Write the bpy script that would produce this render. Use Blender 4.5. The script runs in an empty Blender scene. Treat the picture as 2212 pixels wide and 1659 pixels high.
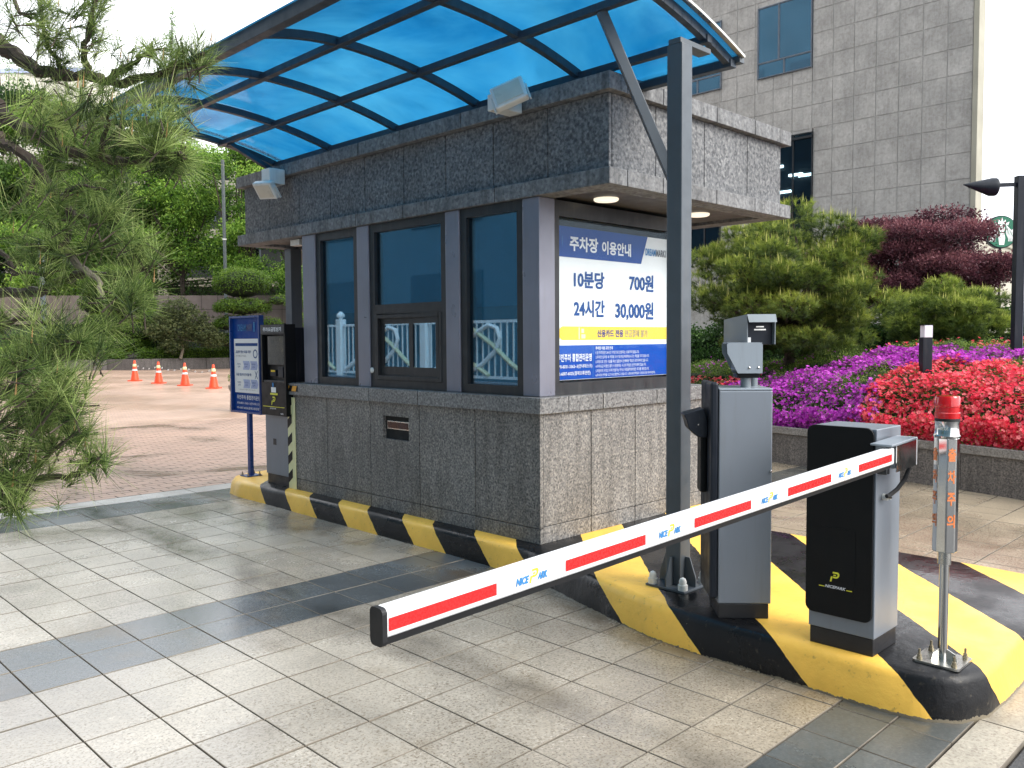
import bpy, bmesh, math, random
import numpy as np
from mathutils import Vector, Matrix
random.seed(7); rng = np.random.default_rng(7)
SC = bpy.context.scene; COL = SC.collection
# ------------------------------------------------------------------ camera, light
CAM = np.array([-4.1829, -3.9428, 1.4]); YAW, PITCH, ROLL, FPX = 0.7883, -0.0527, -0.0066, 1845.84
def cam_axes():
    f = np.array([math.cos(YAW)*math.cos(PITCH), math.sin(YAW)*math.cos(PITCH), math.sin(PITCH)])
    r = np.array([math.sin(YAW), -math.cos(YAW), 0.]); u = np.cross(r, f)
    c, s = math.cos(ROLL), math.sin(ROLL)
    return c*r+s*u, -s*r+c*u, f
RR, UU, FF = cam_axes()
cd = bpy.data.cameras.new('camera'); cam = bpy.data.objects.new('camera', cd); COL.objects.link(cam)
cd.sensor_width = 36; cd.lens = FPX/2212*36; cd.clip_start = .05; cd.clip_end = 600
m = Matrix(((RR[0], UU[0], -FF[0], CAM[0]), (RR[1], UU[1], -FF[1], CAM[1]), (RR[2], UU[2], -FF[2], CAM[2]), (0, 0, 0, 1)))
cam.matrix_world = m; SC.camera = cam
W = bpy.data.worlds.new('World'); SC.world = W; W.use_nodes = True
nt = W.node_tree; nt.nodes.clear()
SUN_EL, SUN_AZ = math.radians(36), math.radians(285)
sky = nt.nodes.new('ShaderNodeTexSky'); sky.sky_type = 'NISHITA'; sky.sun_disc = False
sky.sun_elevation = SUN_EL; sky.sun_rotation = math.radians(90)-SUN_AZ; sky.air_density = 1.0; sky.dust_density = 3.0
hs = nt.nodes.new('ShaderNodeHueSaturation'); hs.inputs['Saturation'].default_value = .18
tc = nt.nodes.new('ShaderNodeTexCoord'); cn = nt.nodes.new('ShaderNodeTexNoise'); cn.inputs['Scale'].default_value = 2.2; cn.inputs['Detail'].default_value = 6
cr = nt.nodes.new('ShaderNodeValToRGB'); cr.color_ramp.elements[0].color = (9.5, 9.9, 10.8, 1); cr.color_ramp.elements[1].color = (13.0, 13.2, 13.6, 1)
cr.color_ramp.elements[0].position = .35; cr.color_ramp.elements[1].position = .65
mx = nt.nodes.new('ShaderNodeMixRGB'); mx.inputs[0].default_value = .86
bg = nt.nodes.new('ShaderNodeBackground'); bg.inputs['Strength'].default_value = .1
wo = nt.nodes.new('ShaderNodeOutputWorld'); L = nt.links.new
L(sky.outputs[0], hs.inputs['Color']); L(tc.outputs['Generated'], cn.inputs['Vector']); L(cn.outputs['Fac'], cr.inputs[0])
L(hs.outputs[0], mx.inputs[1]); L(cr.outputs[0], mx.inputs[2]); L(mx.outputs[0], bg.inputs[0]); L(bg.outputs[0], wo.inputs[0])
sd = bpy.data.lights.new('sun', 'SUN'); sd.energy = 1.5; sd.angle = math.radians(34); sd.color = (1, .96, .9)
so = bpy.data.objects.new('sun', sd); COL.objects.link(so)
sdir = Vector((math.cos(SUN_EL)*math.cos(SUN_AZ), math.cos(SUN_EL)*math.sin(SUN_AZ), math.sin(SUN_EL)))
so.rotation_euler = sdir.to_track_quat('Z', 'Y').to_euler(); so.location = sdir*30
SC.view_settings.view_transform = 'Standard'; SC.view_settings.look = 'None'; SC.view_settings.gamma = 1
SC.view_settings.exposure = 1.18; SC.view_settings.use_curve_mapping = False
SC.cycles.max_bounces = 8; SC.cycles.transparent_max_bounces = 12; SC.cycles.transmission_bounces = 4; SC.cycles.glossy_bounces = 3; SC.cycles.diffuse_bounces = 3
SC.cycles.use_denoising = True
G0, GS = -.178, .006
def gz(y): return G0+GS*y
def at(u, v, d):
    dd = FF+RR*(u-1106)/FPX-UU*(v-829.5)/FPX
    return CAM+dd*d
# ------------------------------------------------------------------ materials
MATS = {}
class NB:
    def __init__(s, name):
        s.m = bpy.data.materials.new(name); s.m.use_nodes = True; s.t = s.m.node_tree; s.t.nodes.clear()
        s.out = s.n('ShaderNodeOutputMaterial'); s.p = s.n('ShaderNodeBsdfPrincipled'); s.l(s.p.outputs[0], s.out.inputs[0])
        s.pos = s.n('ShaderNodeNewGeometry').outputs['Position']
    def n(s, k): return s.t.nodes.new(k)
    def l(s, a, b): s.t.links.new(a, b)
    def noise(s, scale, detail=3, rough=.5, vec=None, dist=0):
        n = s.n('ShaderNodeTexNoise'); n.inputs['Scale'].default_value = scale; n.inputs['Detail'].default_value = detail
        n.inputs['Roughness'].default_value = rough; n.inputs['Distortion'].default_value = dist
        s.l(vec or s.pos, n.inputs['Vector']); return n.outputs['Fac']
    def voro(s, scale, vec=None, out='Distance'):
        n = s.n('ShaderNodeTexVoronoi'); n.inputs['Scale'].default_value = scale; s.l(vec or s.pos, n.inputs['Vector']); return n.outputs[out]
    def ramp(s, fac, stops, interp='LINEAR'):
        n = s.n('ShaderNodeValToRGB'); e = n.color_ramp.elements; n.color_ramp.interpolation = interp
        e.remove(e[1]); rgba = lambda c: (c, c, c, 1) if isinstance(c, (int, float)) else (*c, 1)
        e[0].position = stops[0][0]; e[0].color = rgba(stops[0][1])
        for p, c in stops[1:]: el = e.new(p); el.color = rgba(c)
        s.l(fac, n.inputs[0]); return n.outputs[0]
    def math(s, op, a, b=0.0, c=None):
        n = s.n('ShaderNodeMath'); n.operation = op
        for i, x in enumerate((a, b) if c is None else (a, b, c)):
            if isinstance(x, (int, float)): n.inputs[i].default_value = x
            else: s.l(x, n.inputs[i])
        return n.outputs[0]
    def mix(s, fac, a, b, mode='MIX'):
        n = s.n('ShaderNodeMixRGB'); n.blend_type = mode
        for i, x in enumerate((fac, a, b)):
            if isinstance(x, (int, float)): n.inputs[i].default_value = x if i == 0 else (x, x, x, 1)
            elif isinstance(x, tuple): n.inputs[i].default_value = (*x, 1)
            else: s.l(x, n.inputs[i])
        return n.outputs[0]
    def set(s, k, v):
        i = s.p.inputs[k]
        if isinstance(v, (int, float)): i.default_value = v
        elif isinstance(v, tuple): i.default_value = (*v, 1)
        else: s.l(v, i)
    def bump(s, h, strength=.3, dist=.01):
        b = s.n('ShaderNodeBump'); b.inputs['Strength'].default_value = strength; b.inputs['Distance'].default_value = dist
        s.l(h, b.inputs['Height']); s.l(b.outputs[0], s.p.inputs['Normal'])
def simple(name, col, rough=.5, metal=0, var=.12, scale=6, spec=.5, bump=0, bscale=40, rvar=.12, coat=0):
    b = NB(name); n = b.noise(scale, 4); c0 = tuple(x*(1-var) for x in col); c1 = tuple(min(1, x*(1+var)) for x in col)
    cc = b.ramp(n, [(.3, c0), (.7, c1)])
    if name != 'machine_black' and name.startswith(('machine', 'steel', 'white_p', 'camera', 'frame', 'column', 'canopy_steel')):
        mp = b.n('ShaderNodeMapping'); mp.inputs['Scale'].default_value = (22, 22, 2.2); b.l(b.pos, mp.inputs[0])
        g_ = b.math('MULTIPLY', b.ramp(b.noise(1, 5, .65, mp.outputs[0]), [(.52, 0), (.78, .22)]), 1.0)
        d_ = b.ramp(b.noise(55, 5, .7), [(.66, 0), (.8, .35)]); cc = b.mix(b.math('MAXIMUM', g_, d_), cc, (.13, .12, .105))
    b.set('Base Color', cc)
    n2 = b.noise(scale*2.3, 3); b.set('Roughness', b.ramp(n2, [(.3, max(.02, rough-rvar)), (.7, min(1, rough+rvar))]))
    b.set('Metallic', metal); b.set('Specular IOR Level', spec)
    if coat: b.set('Coat Weight', coat); b.set('Coat Roughness', .1)
    if bump: b.bump(b.noise(bscale, 3), bump, .004)
    MATS[name] = b.m; return b.m
def granite(name, a, b_, c, scale=75, rough=.55, bump=.25, streak=0):
    b = NB(name); n1 = b.noise(scale, 2, .6); v = b.voro(scale*1.3, out='Color'); sv = b.n('ShaderNodeSeparateColor'); b.l(v, sv.inputs[0]); oi = b.n('ShaderNodeObjectInfo')
    col = b.ramp(sv.outputs[0], [(0, a), (.25, a), (.38, b_), (.62, b_), (.9, c)])
    col = b.mix(1, col, b.ramp(oi.outputs['Random'], [(0, .88), (1, 1.1)]), 'MULTIPLY')
    col = b.mix(.6, col, b.ramp(n1, [(.35, a), (.52, b_), (.68, c)]))
    big = b.noise(1.6, 5, .6); col = b.mix(1, col, b.ramp(big, [(.3, .78), (.7, 1.12)]), 'MULTIPLY')
    if streak:
        mp = b.n('ShaderNodeMapping'); mp.inputs['Scale'].default_value = (14, 14, 1.6); b.l(b.pos, mp.inputs[0])
        st = b.noise(1, 4, .6, mp.outputs[0]); col = b.mix(1, col, b.ramp(st, [(.36, 1-streak), (.56, 1.08)]), 'MULTIPLY')
    b.set('Base Color', col); b.set('Roughness', b.ramp(n1, [(.3, rough-.12), (.7, rough+.12)]))
    b.bump(b.noise(scale*.7, 3), bump, .006); MATS[name] = b.m; return b.m
granite('granite_base', (.055, .054, .054), (.185, .18, .172), (.38, .35, .31), 62, .5, .25, streak=.22)
granite('granite_sill', (.06, .06, .062), (.19, .192, .19), (.33, .32, .31), 60, .42, .12)
granite('granite_rough', (.055, .058, .063), (.15, .153, .158), (.28, .28, .275), 40, .85, .8)
granite('granite_band', (.10, .102, .105), (.19, .192, .195), (.27, .27, .265), 36, .8, .5, streak=.3)
granite('granite_wall', (.05, .045, .043), (.14, .128, .12), (.24, .21, .19), 60, .6, .3, streak=.25)
granite('granite_coping', (.12, .11, .1), (.24, .225, .21), (.34, .32, .3), 60, .5, .2)
granite('facade_stone', (.33, .31, .28), (.40, .38, .35), (.45, .43, .40), 14, .75, .3, streak=.05)
simple('joint', (.015, .015, .015), .9)
simple('facade_joint', (.46, .44, .41), .9)
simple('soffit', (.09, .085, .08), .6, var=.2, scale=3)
simple('column_metal', (.20, .205, .25), .38, .3, var=.1, scale=2)
simple('frame_dark', (.028, .03, .033), .42, .2, spec=.4)
simple('steel_paint', (.075, .09, .105), .4, .1, var=.08)
simple('canopy_steel', (.03, .045, .065), .45, .1)
simple('machine_gray', (.20, .225, .26), .4, .15, var=.04, scale=3, rvar=.02)
simple('machine_light', (.28, .32, .36), .36, .2, var=.04, scale=3, rvar=.02)
simple('machine_black', (.004, .005, .006), .42, 0, spec=.2)
simple('machine_navy', (.010, .014, .022), .45, 0, spec=.25)
simple('plinth_black', (.012, .012, .014), .45, bump=.2, bscale=30)
simple('camera_gray', (.17, .2, .22), .4, .15, var=.04, rvar=.02)
simple('glass_dark', (.004, .005, .006), .06, 0)
simple('chrome', (.62, .62, .6), .12, 1, var=.05, rvar=.05)
simple('chrome_dull', (.55, .54, .5), .28, 1, var=.1)
simple('bolt_brass', (.3, .26, .18), .5, .8)
simple('white_paint', (.8, .8, .8), .35, var=.03, rvar=.08)
simple('white_plastic', (.72, .72, .68), .4, var=.05)
simple('lamp_lens', (.62, .58, .48), .35, var=.06)
simple('red_reflect', (.72, .02, .02), .28, var=.08, scale=60)
simple('rubber', (.008, .008, .009), .55)
simple('yellow_print', (.85, .58, .06), .5, var=.03, spec=.12)
simple('sign_blue', (.002, .05, .27), .5, var=.03, spec=.12)
simple('sign_blue_bright', (.004, .07, .38), .5, var=.03, spec=.12)
simple('sign_white', (.88, .88, .87), .5, var=.03, spec=.12)
simple('sign_pale', (.45, .5, .72), .5, var=.03, spec=.12)
simple('text_white', (.8, .8, .82), .5, var=.03, spec=.12)
simple('text_blue', (.005, .055, .23), .5, var=.03, spec=.12)
simple('text_sky', (.05, .22, .5), .5, var=.03, spec=.12)
simple('text_grey', (.2, .2, .22), .5, var=.03, spec=.12)
simple('text_navy', (.06, .05, .2), .5, var=.03, spec=.12)
simple('text_orange', (.85, .25, .08), .4, var=.03)
simple('text_yellow', (.75, .72, .04), .4, var=.03)
simple('sign_frame_blue', (.01, .05, .22), .35)
simple('strip_cream', (.78, .76, .42), .4, var=.04)
simple('orange_print', (.85, .38, .02), .4, var=.04)
simple('cone_orange', (.85, .09, .03), .45, var=.05)
simple('led_dark', (.03, .006, .008), .15)
simple('bark', (.055, .04, .03), .9, var=.5, scale=25, bump=.8, bscale=60)
simple('bark_pale', (.2, .17, .13), .9, var=.4, scale=20, bump=.6)
simple('concrete_pale', (.36, .34, .27), .8, var=.15, scale=1)
simple('building_dark', (.03, .035, .035), .7, var=.3, scale=.6)
simple('building_cream', (.62, .58, .48), .8, var=.06, scale=.5)
simple('pole_gray', (.14, .16, .19), .4, .3)
simple('pipe_metal', (.10, .12, .12), .5, 0)
simple('soil', (.03, .024, .018), .95, var=.4, scale=5, bump=.5)
simple('fence_white', (.75, .77, .78), .35, var=.04)
simple('fence_gold', (.6, .6, .42), .4, var=.05)
simple('dark_shrub_base', (.012, .022, .008), .95, var=.5, scale=8)  # near-black green: shade inside the foliage put into the colour
simple('concrete_low', (.2, .25, .3), .8, var=.1)
simple('blocker_pane', (.03, .09, .13), .4)
simple('blocker_wall', (.05, .13, .18), .6, var=.1, scale=.4)
simple('green_sign', (.0, .12, .06), .35, var=.03)
simple('pot_stone', (.3, .27, .23), .8, var=.15)
simple('lamp_cap', (.75, .74, .8), .4, var=.02)
def emit(name, col, st):
    b = NB(name); b.set('Base Color', col); b.set('Emission Color', col); b.set('Emission Strength', st); MATS[name] = b.m
emit('tube_light', (1, .97, .88), 1.6)
emit('downlight', (1, .9, .72), .42)
def clear_red():
    b = NB('red_lens'); b.set('Base Color', (.75, .005, .01)); b.set('Roughness', .12); b.set('Transmission Weight', .25); b.set('Coat Weight', .5); MATS['red_lens'] = b.m
clear_red()
def sheet_blue():
    b = NB('canopy_sheet'); tr = b.n('ShaderNodeBsdfTransparent'); tl = b.n('ShaderNodeBsdfTranslucent'); gl = b.n('ShaderNodeBsdfGlossy')
    n = b.noise(.9, 5, .6, dist=.5); n2 = b.noise(3.5, 6, .7)
    b.l(b.mix(1, b.ramp(n, [(.3, (.08, .48, .74)), (.7, (.24, .66, .86))]), b.ramp(n2, [(.35, .86), (.6, 1.05)]), 'MULTIPLY'), tr.inputs[0])
    b.l(b.ramp(n, [(.3, (.06, .38, .62)), (.72, (.34, .72, .90))]), tl.inputs[0])
    gl.inputs['Roughness'].default_value = .12; gl.inputs[0].default_value = (.8, .85, .9, 1)
    a = b.n('ShaderNodeMixShader'); a.inputs[0].default_value = .55; b.l(tr.outputs[0], a.inputs[1]); b.l(tl.outputs[0], a.inputs[2])
    fr = b.n('ShaderNodeFresnel'); fr.inputs[0].default_value = 1.4
    c = b.n('ShaderNodeMixShader'); b.l(b.math('MULTIPLY', fr.outputs[0], .8), c.inputs[0]); b.l(a.outputs[0], c.inputs[1]); b.l(gl.outputs[0], c.inputs[2])
    b.l(c.outputs[0], b.out.inputs[0]); MATS['canopy_sheet'] = b.m
sheet_blue()
def glass(name, tint, f0, rough=.01, k=.6):
    b = NB(name); tr = b.n('ShaderNodeBsdfTransparent'); tr.inputs[0].default_value = (*tint, 1)
    gl = b.n('ShaderNodeBsdfGlossy'); gl.inputs['Roughness'].default_value = rough; gl.inputs[0].default_value = (.75, .88, 1, 1)
    lw = b.n('ShaderNodeLayerWeight'); lw.inputs[0].default_value = .35
    c = b.n('ShaderNodeMixShader'); b.l(b.math('MULTIPLY_ADD', lw.outputs['Fresnel'], k, f0), c.inputs[0]); b.l(tr.outputs[0], c.inputs[1]); b.l(gl.outputs[0], c.inputs[2])
    b.l(c.outputs[0], b.out.inputs[0]); MATS[name] = b.m
glass('booth_glass', (.45, .72, .82), .10)
glass('sign_glass', (.95, .97, .98), .0, k=.03)
glass('building_glass', (.2, .35, .45), .5, .03)
glass('office_dark_glass', (.35, .45, .55), .03, .03, k=.3)
simple('blind', (.05, .31, .44), .8, var=.05)
simple('interior', (.02, .03, .035), .8)
def stripes():
    b = NB('kerb_paint'); sx = b.n('ShaderNodeSeparateXYZ'); b.l(b.pos, sx.inputs[0])
    wob = b.math('MULTIPLY', b.math('SUBTRACT', b.noise(9, 3), .5), .03)
    zz = b.math('MINIMUM', sx.outputs[2], 0.0)
    s = b.math('ADD', b.math('SUBTRACT', sx.outputs[0], sx.outputs[1]), b.math('MULTIPLY', zz, .95)); s = b.math('ADD', s, wob)
    f = b.math('DIVIDE', b.math('ADD', s, 6.0), 12.0)
    Y, K = (.98, .58, .10), (.009, .009, .010)
    bd = [-3.77, -3.29, -2.88, -2.41, -2.01, -1.54, -1.14, -.68, -.26, .42, .87, 1.44, 1.98, 2.5, 3.07, 3.62]
    stops = [(0, Y)]; c = K
    for x in bd: stops.append(((x+6)/12, c)); c = Y if c is K else K
    col = b.ramp(f, stops, 'CONSTANT')
    yel = b.n('ShaderNodeSeparateColor'); b.l(col, yel.inputs[0]); isY = b.math('GREATER_THAN', yel.outputs[0], .3)
    wear = b.ramp(b.noise(3.2, 6, .65), [(.36, .90), (.6, 1.06)]); col = b.mix(1, col, wear, 'MULTIPLY')
    dirt = b.ramp(b.noise(26, 5, .7), [(.60, 0), (.70, .6)]); col = b.mix(b.math('MULTIPLY', dirt, .7), col, (.12, .1, .07))
    chip = b.ramp(b.noise(11, 7, .75), [(.665, 0), (.68, 1)], 'CONSTANT'); col = b.mix(b.math('MULTIPLY', chip, .8), col, (.3, .27, .22))
    low = b.ramp(b.math('ADD', b.math('MULTIPLY', sx.outputs[2], 1.0), b.math('MULTIPLY', b.noise(40, 4, .7), .06)), [(0, 0), (1, 1)])
    foot = b.math('LESS_THAN', b.math('SUBTRACT', sx.outputs[2], b.math('MULTIPLY', b.noise(45, 4, .7), .03)), -.196)
    col = b.mix(foot, col, (.2, .17, .12))
    b.set('Base Color', col)
    wet = b.ramp(b.noise(2.1, 5, .6), [(.42, .16), (.6, .42)]); b.set('Roughness', b.mix(isY, wet, b.ramp(b.noise(3, 4), [(.4, .28), (.6, .5)])))
    b.set('Specular IOR Level', .3); b.bump(b.noise(24, 5, .6), .35, .008); MATS['kerb_paint'] = b.m
stripes()
def paving(name, a, b_, speck, wetlo, wethi, darkmul=.55):
    b = NB(name); sx = b.n('ShaderNodeSeparateXYZ'); b.l(b.pos, sx.inputs[0])
    cx = b.math('FLOOR', b.math('DIVIDE', b.math('ADD', sx.outputs[0], 2.16), .301)); cy = b.math('FLOOR', b.math('DIVIDE', b.math('SUBTRACT', sx.outputs[1], .25), .3255))
    cb = b.n('ShaderNodeCombineXYZ'); b.l(cx, cb.inputs[0]); b.l(cy, cb.inputs[1]); wn = b.n('ShaderNodeTexWhiteNoise'); b.l(cb.outputs[0], wn.inputs[0])
    col = b.mix(wn.outputs['Value'], a, b_)
    sp = b.noise(95, 2, .6); col = b.mix(b.ramp(sp, [(.52, 0), (.66, .75)]), col, speck)
    sp2 = b.noise(60, 3, .6); col = b.mix(1, col, b.ramp(sp2, [(.3, .8), (.7, 1.15)]), 'MULTIPLY')
    st = b.noise(1.1, 6, .62, dist=.4); col = b.mix(1, col, b.ramp(st, [(.3, .72), (.5, 1.0), (.7, 1.1)]), 'MULTIPLY')
    br_pos = b.math('MULTIPLY_ADD', b.math('SUBTRACT', sx.outputs[0], sx.outputs[1]), .28, .15)
    col = b.mix(b.math('MINIMUM', b.math('MAXIMUM', br_pos, 0.0), .62), col, b.mix(1, col, (.80, .68, .50), 'MULTIPLY'))
    brown = b.noise(1.9, 5, .6); col = b.mix(b.ramp(brown, [(.56, 0), (.75, .45)]), col, (.17, .12, .06))
    wet = b.ramp(b.noise(.75, 5, .55, dist=.4), [(.42, 0), (.62, 1)])
    # darker, smoother band running along the lane, and brown run-off along the kerb
    nx = b.math('ADD', sx.outputs[0], b.math('MULTIPLY', b.math('SUBTRACT', b.noise(2.2, 4, .6), .5), .5))
    lane_band = b.math('SUBTRACT', 1.0, b.math('MULTIPLY', b.math('ABSOLUTE', b.math('ADD', nx, 1.45)), 4.2)); lane_band = b.math('MAXIMUM', lane_band, 0.0)
    lane_band_mix = b.math('MULTIPLY', lane_band, b.ramp(b.noise(1.3, 4), [(.35, 0), (.6, .75)])); col = b.mix(lane_band_mix, col, (.02, .025, .027) if name == 'tile_slate' else (.12, .105, .085))
    kerb = b.math('MAXIMUM', b.math('SUBTRACT', 1.0, b.math('MULTIPLY', b.math('ABSOLUTE', b.math('ADD', nx, .45)), 3.6)), 0.0)
    col = b.mix(b.math('MULTIPLY', kerb, b.ramp(b.noise(1.7, 5, .65), [(.42, 0), (.62, .8)])), col, (.13, .085, .04))
    wet = b.math('MAXIMUM', wet, b.math('MULTIPLY', lane_band, .9))
    col = b.mix(1, col, b.mix(wet, (1., 1., 1.), (darkmul, darkmul, darkmul)), 'MULTIPLY')
    b.set('Base Color', col); b.set('Roughness', b.mix(wet, wethi, b.ramp(sp2, [(.3, wetlo), (.7, wetlo+.12)])))
    b.set('Specular IOR Level', .75); b.bump(b.noise(110, 3), .25, .002); MATS[name] = b.m
paving('tile_beige', (.41, .37, .305), (.49, .445, .37), (.18, .14, .095), .10, .30, .68)
paving('tile_slate', (.085, .10, .11), (.125, .145, .155), (.15, .16, .17), .10, .30, .6)
paving('tile_border', (.42, .41, .37), (.5, .49, .45), (.25, .22, .2), .3, .55, .8)
def bricks_mat():
    b = NB('plaza_brick'); w = b.voro(2.3, out='Color'); sv = b.n('ShaderNodeSeparateColor'); b.l(w, sv.inputs[0])
    oi = b.n('ShaderNodeObjectInfo')
    col = b.mix(b.noise(7, 2), (.38, .225, .155), (.50, .325, .235)); col = b.mix(b.math('MULTIPLY', oi.outputs['Random'], .35), col, (.27, .16, .125))
    st = b.noise(.45, 6, .6); col = b.mix(1, col, b.ramp(st, [(.3, .75), (.55, 1.08)]), 'MULTIPLY')
    wet = b.ramp(b.noise(.5, 5, .6, dist=.5), [(.5, 0), (.6, 1)]); col = b.mix(wet, col, b.mix(.5, col, (.12, .1, .09)))
    b.set('Base Color', col); b.set('Roughness', b.mix(wet, .42, .2)); b.bump(b.noise(90, 2), .2, .002); MATS['plaza_brick'] = b.m
bricks_mat()
def plaza_far():
    b = NB('plaza_far'); br = b.n('ShaderNodeTexBrick'); b.l(b.pos, br.inputs['Vector']); br.inputs['Scale'].default_value = 1
    br.inputs['Brick Width'].default_value = .2; br.inputs['Row Height'].default_value = .1; br.inputs['Mortar Size'].default_value = .006
    br.inputs['Color1'].default_value = (.45, .29, .205, 1); br.inputs['Color2'].default_value = (.54, .37, .27, 1); br.inputs['Mortar'].default_value = (.18, .13, .11, 1)
    st = b.noise(.35, 6, .6); col = b.mix(1, br.outputs[0], b.ramp(st, [(.3, .82), (.6, 1.08)]), 'MULTIPLY')
    b.set('Base Color', col); b.set('Roughness', b.ramp(b.noise(.4, 5), [(.4, .3), (.6, .5)])); MATS['plaza_far'] = b.m
plaza_far()
simple('asphalt', (.05, .05, .052), .6, var=.25, scale=30, bump=.5, bscale=150)
simple('joint_grime', (.19, .165, .13), .8, var=.3, scale=8)
simple('ground_joint', (.075, .062, .05), .7, var=.3, scale=8)
def leafmat(name, stops, trans=.35, rough=.5):
    b = NB(name); at_ = b.n('ShaderNodeAttribute'); at_.attribute_name = 'tint'
    col = b.ramp(at_.outputs['Fac'], stops); b.set('Base Color', col); b.set('Roughness', rough); b.set('Specular IOR Level', .3)
    tl = b.n('ShaderNodeBsdfTranslucent'); b.l(col, tl.inputs[0]); mxx = b.n('ShaderNodeMixShader'); mxx.inputs[0].default_value = trans
    b.l(b.p.outputs[0], mxx.inputs[1]); b.l(tl.outputs[0], mxx.inputs[2]); b.l(mxx.outputs[0], b.out.inputs[0]); MATS[name] = b.m
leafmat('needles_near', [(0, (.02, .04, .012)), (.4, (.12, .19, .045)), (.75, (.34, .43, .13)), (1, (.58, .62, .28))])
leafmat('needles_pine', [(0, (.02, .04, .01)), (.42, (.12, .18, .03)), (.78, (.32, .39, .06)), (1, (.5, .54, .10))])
leafmat('candle', [(0, (.42, .44, .10)), (1, (.6, .56, .18))])
leafmat('leaf_maple', [(0, (.018, .006, .01)), (.6, (.11, .036, .052)), (1, (.28, .11, .12))])
leafmat('leaf_bright', [(0, (.02, .06, .008)), (.5, (.11, .24, .025)), (1, (.36, .54, .09))])
leafmat('leaf_dark', [(0, (.015, .04, .01)), (.6, (.055, .13, .025)), (1, (.16, .28, .06))])
leafmat('leaf_hedge', [(0, (.04, .08, .008)), (.6, (.14, .26, .03)), (1, (.3, .42, .06))])
leafmat('leaf_topiary', [(0, (.02, .05, .006)), (.6, (.10, .19, .018)), (1, (.24, .36, .045))])
leafmat('leaf_olive', [(0, (.035, .05, .02)), (.6, (.11, .14, .05)), (1, (.22, .24, .10))])
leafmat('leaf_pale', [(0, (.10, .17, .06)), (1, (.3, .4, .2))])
leafmat('flower_purple', [(0, (.22, .012, .26)), (.5, (.52, .025, .52)), (1, (.82, .16, .80))], .3)
leafmat('flower_red', [(0, (.5, .008, .03)), (.5, (.9, .03, .085)), (1, (1.0, .26, .28))], .3)
leafmat('azalea_leaf', [(0, (.02, .05, .01)), (.5, (.10, .20, .03)), (1, (.42, .50, .10))])
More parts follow.
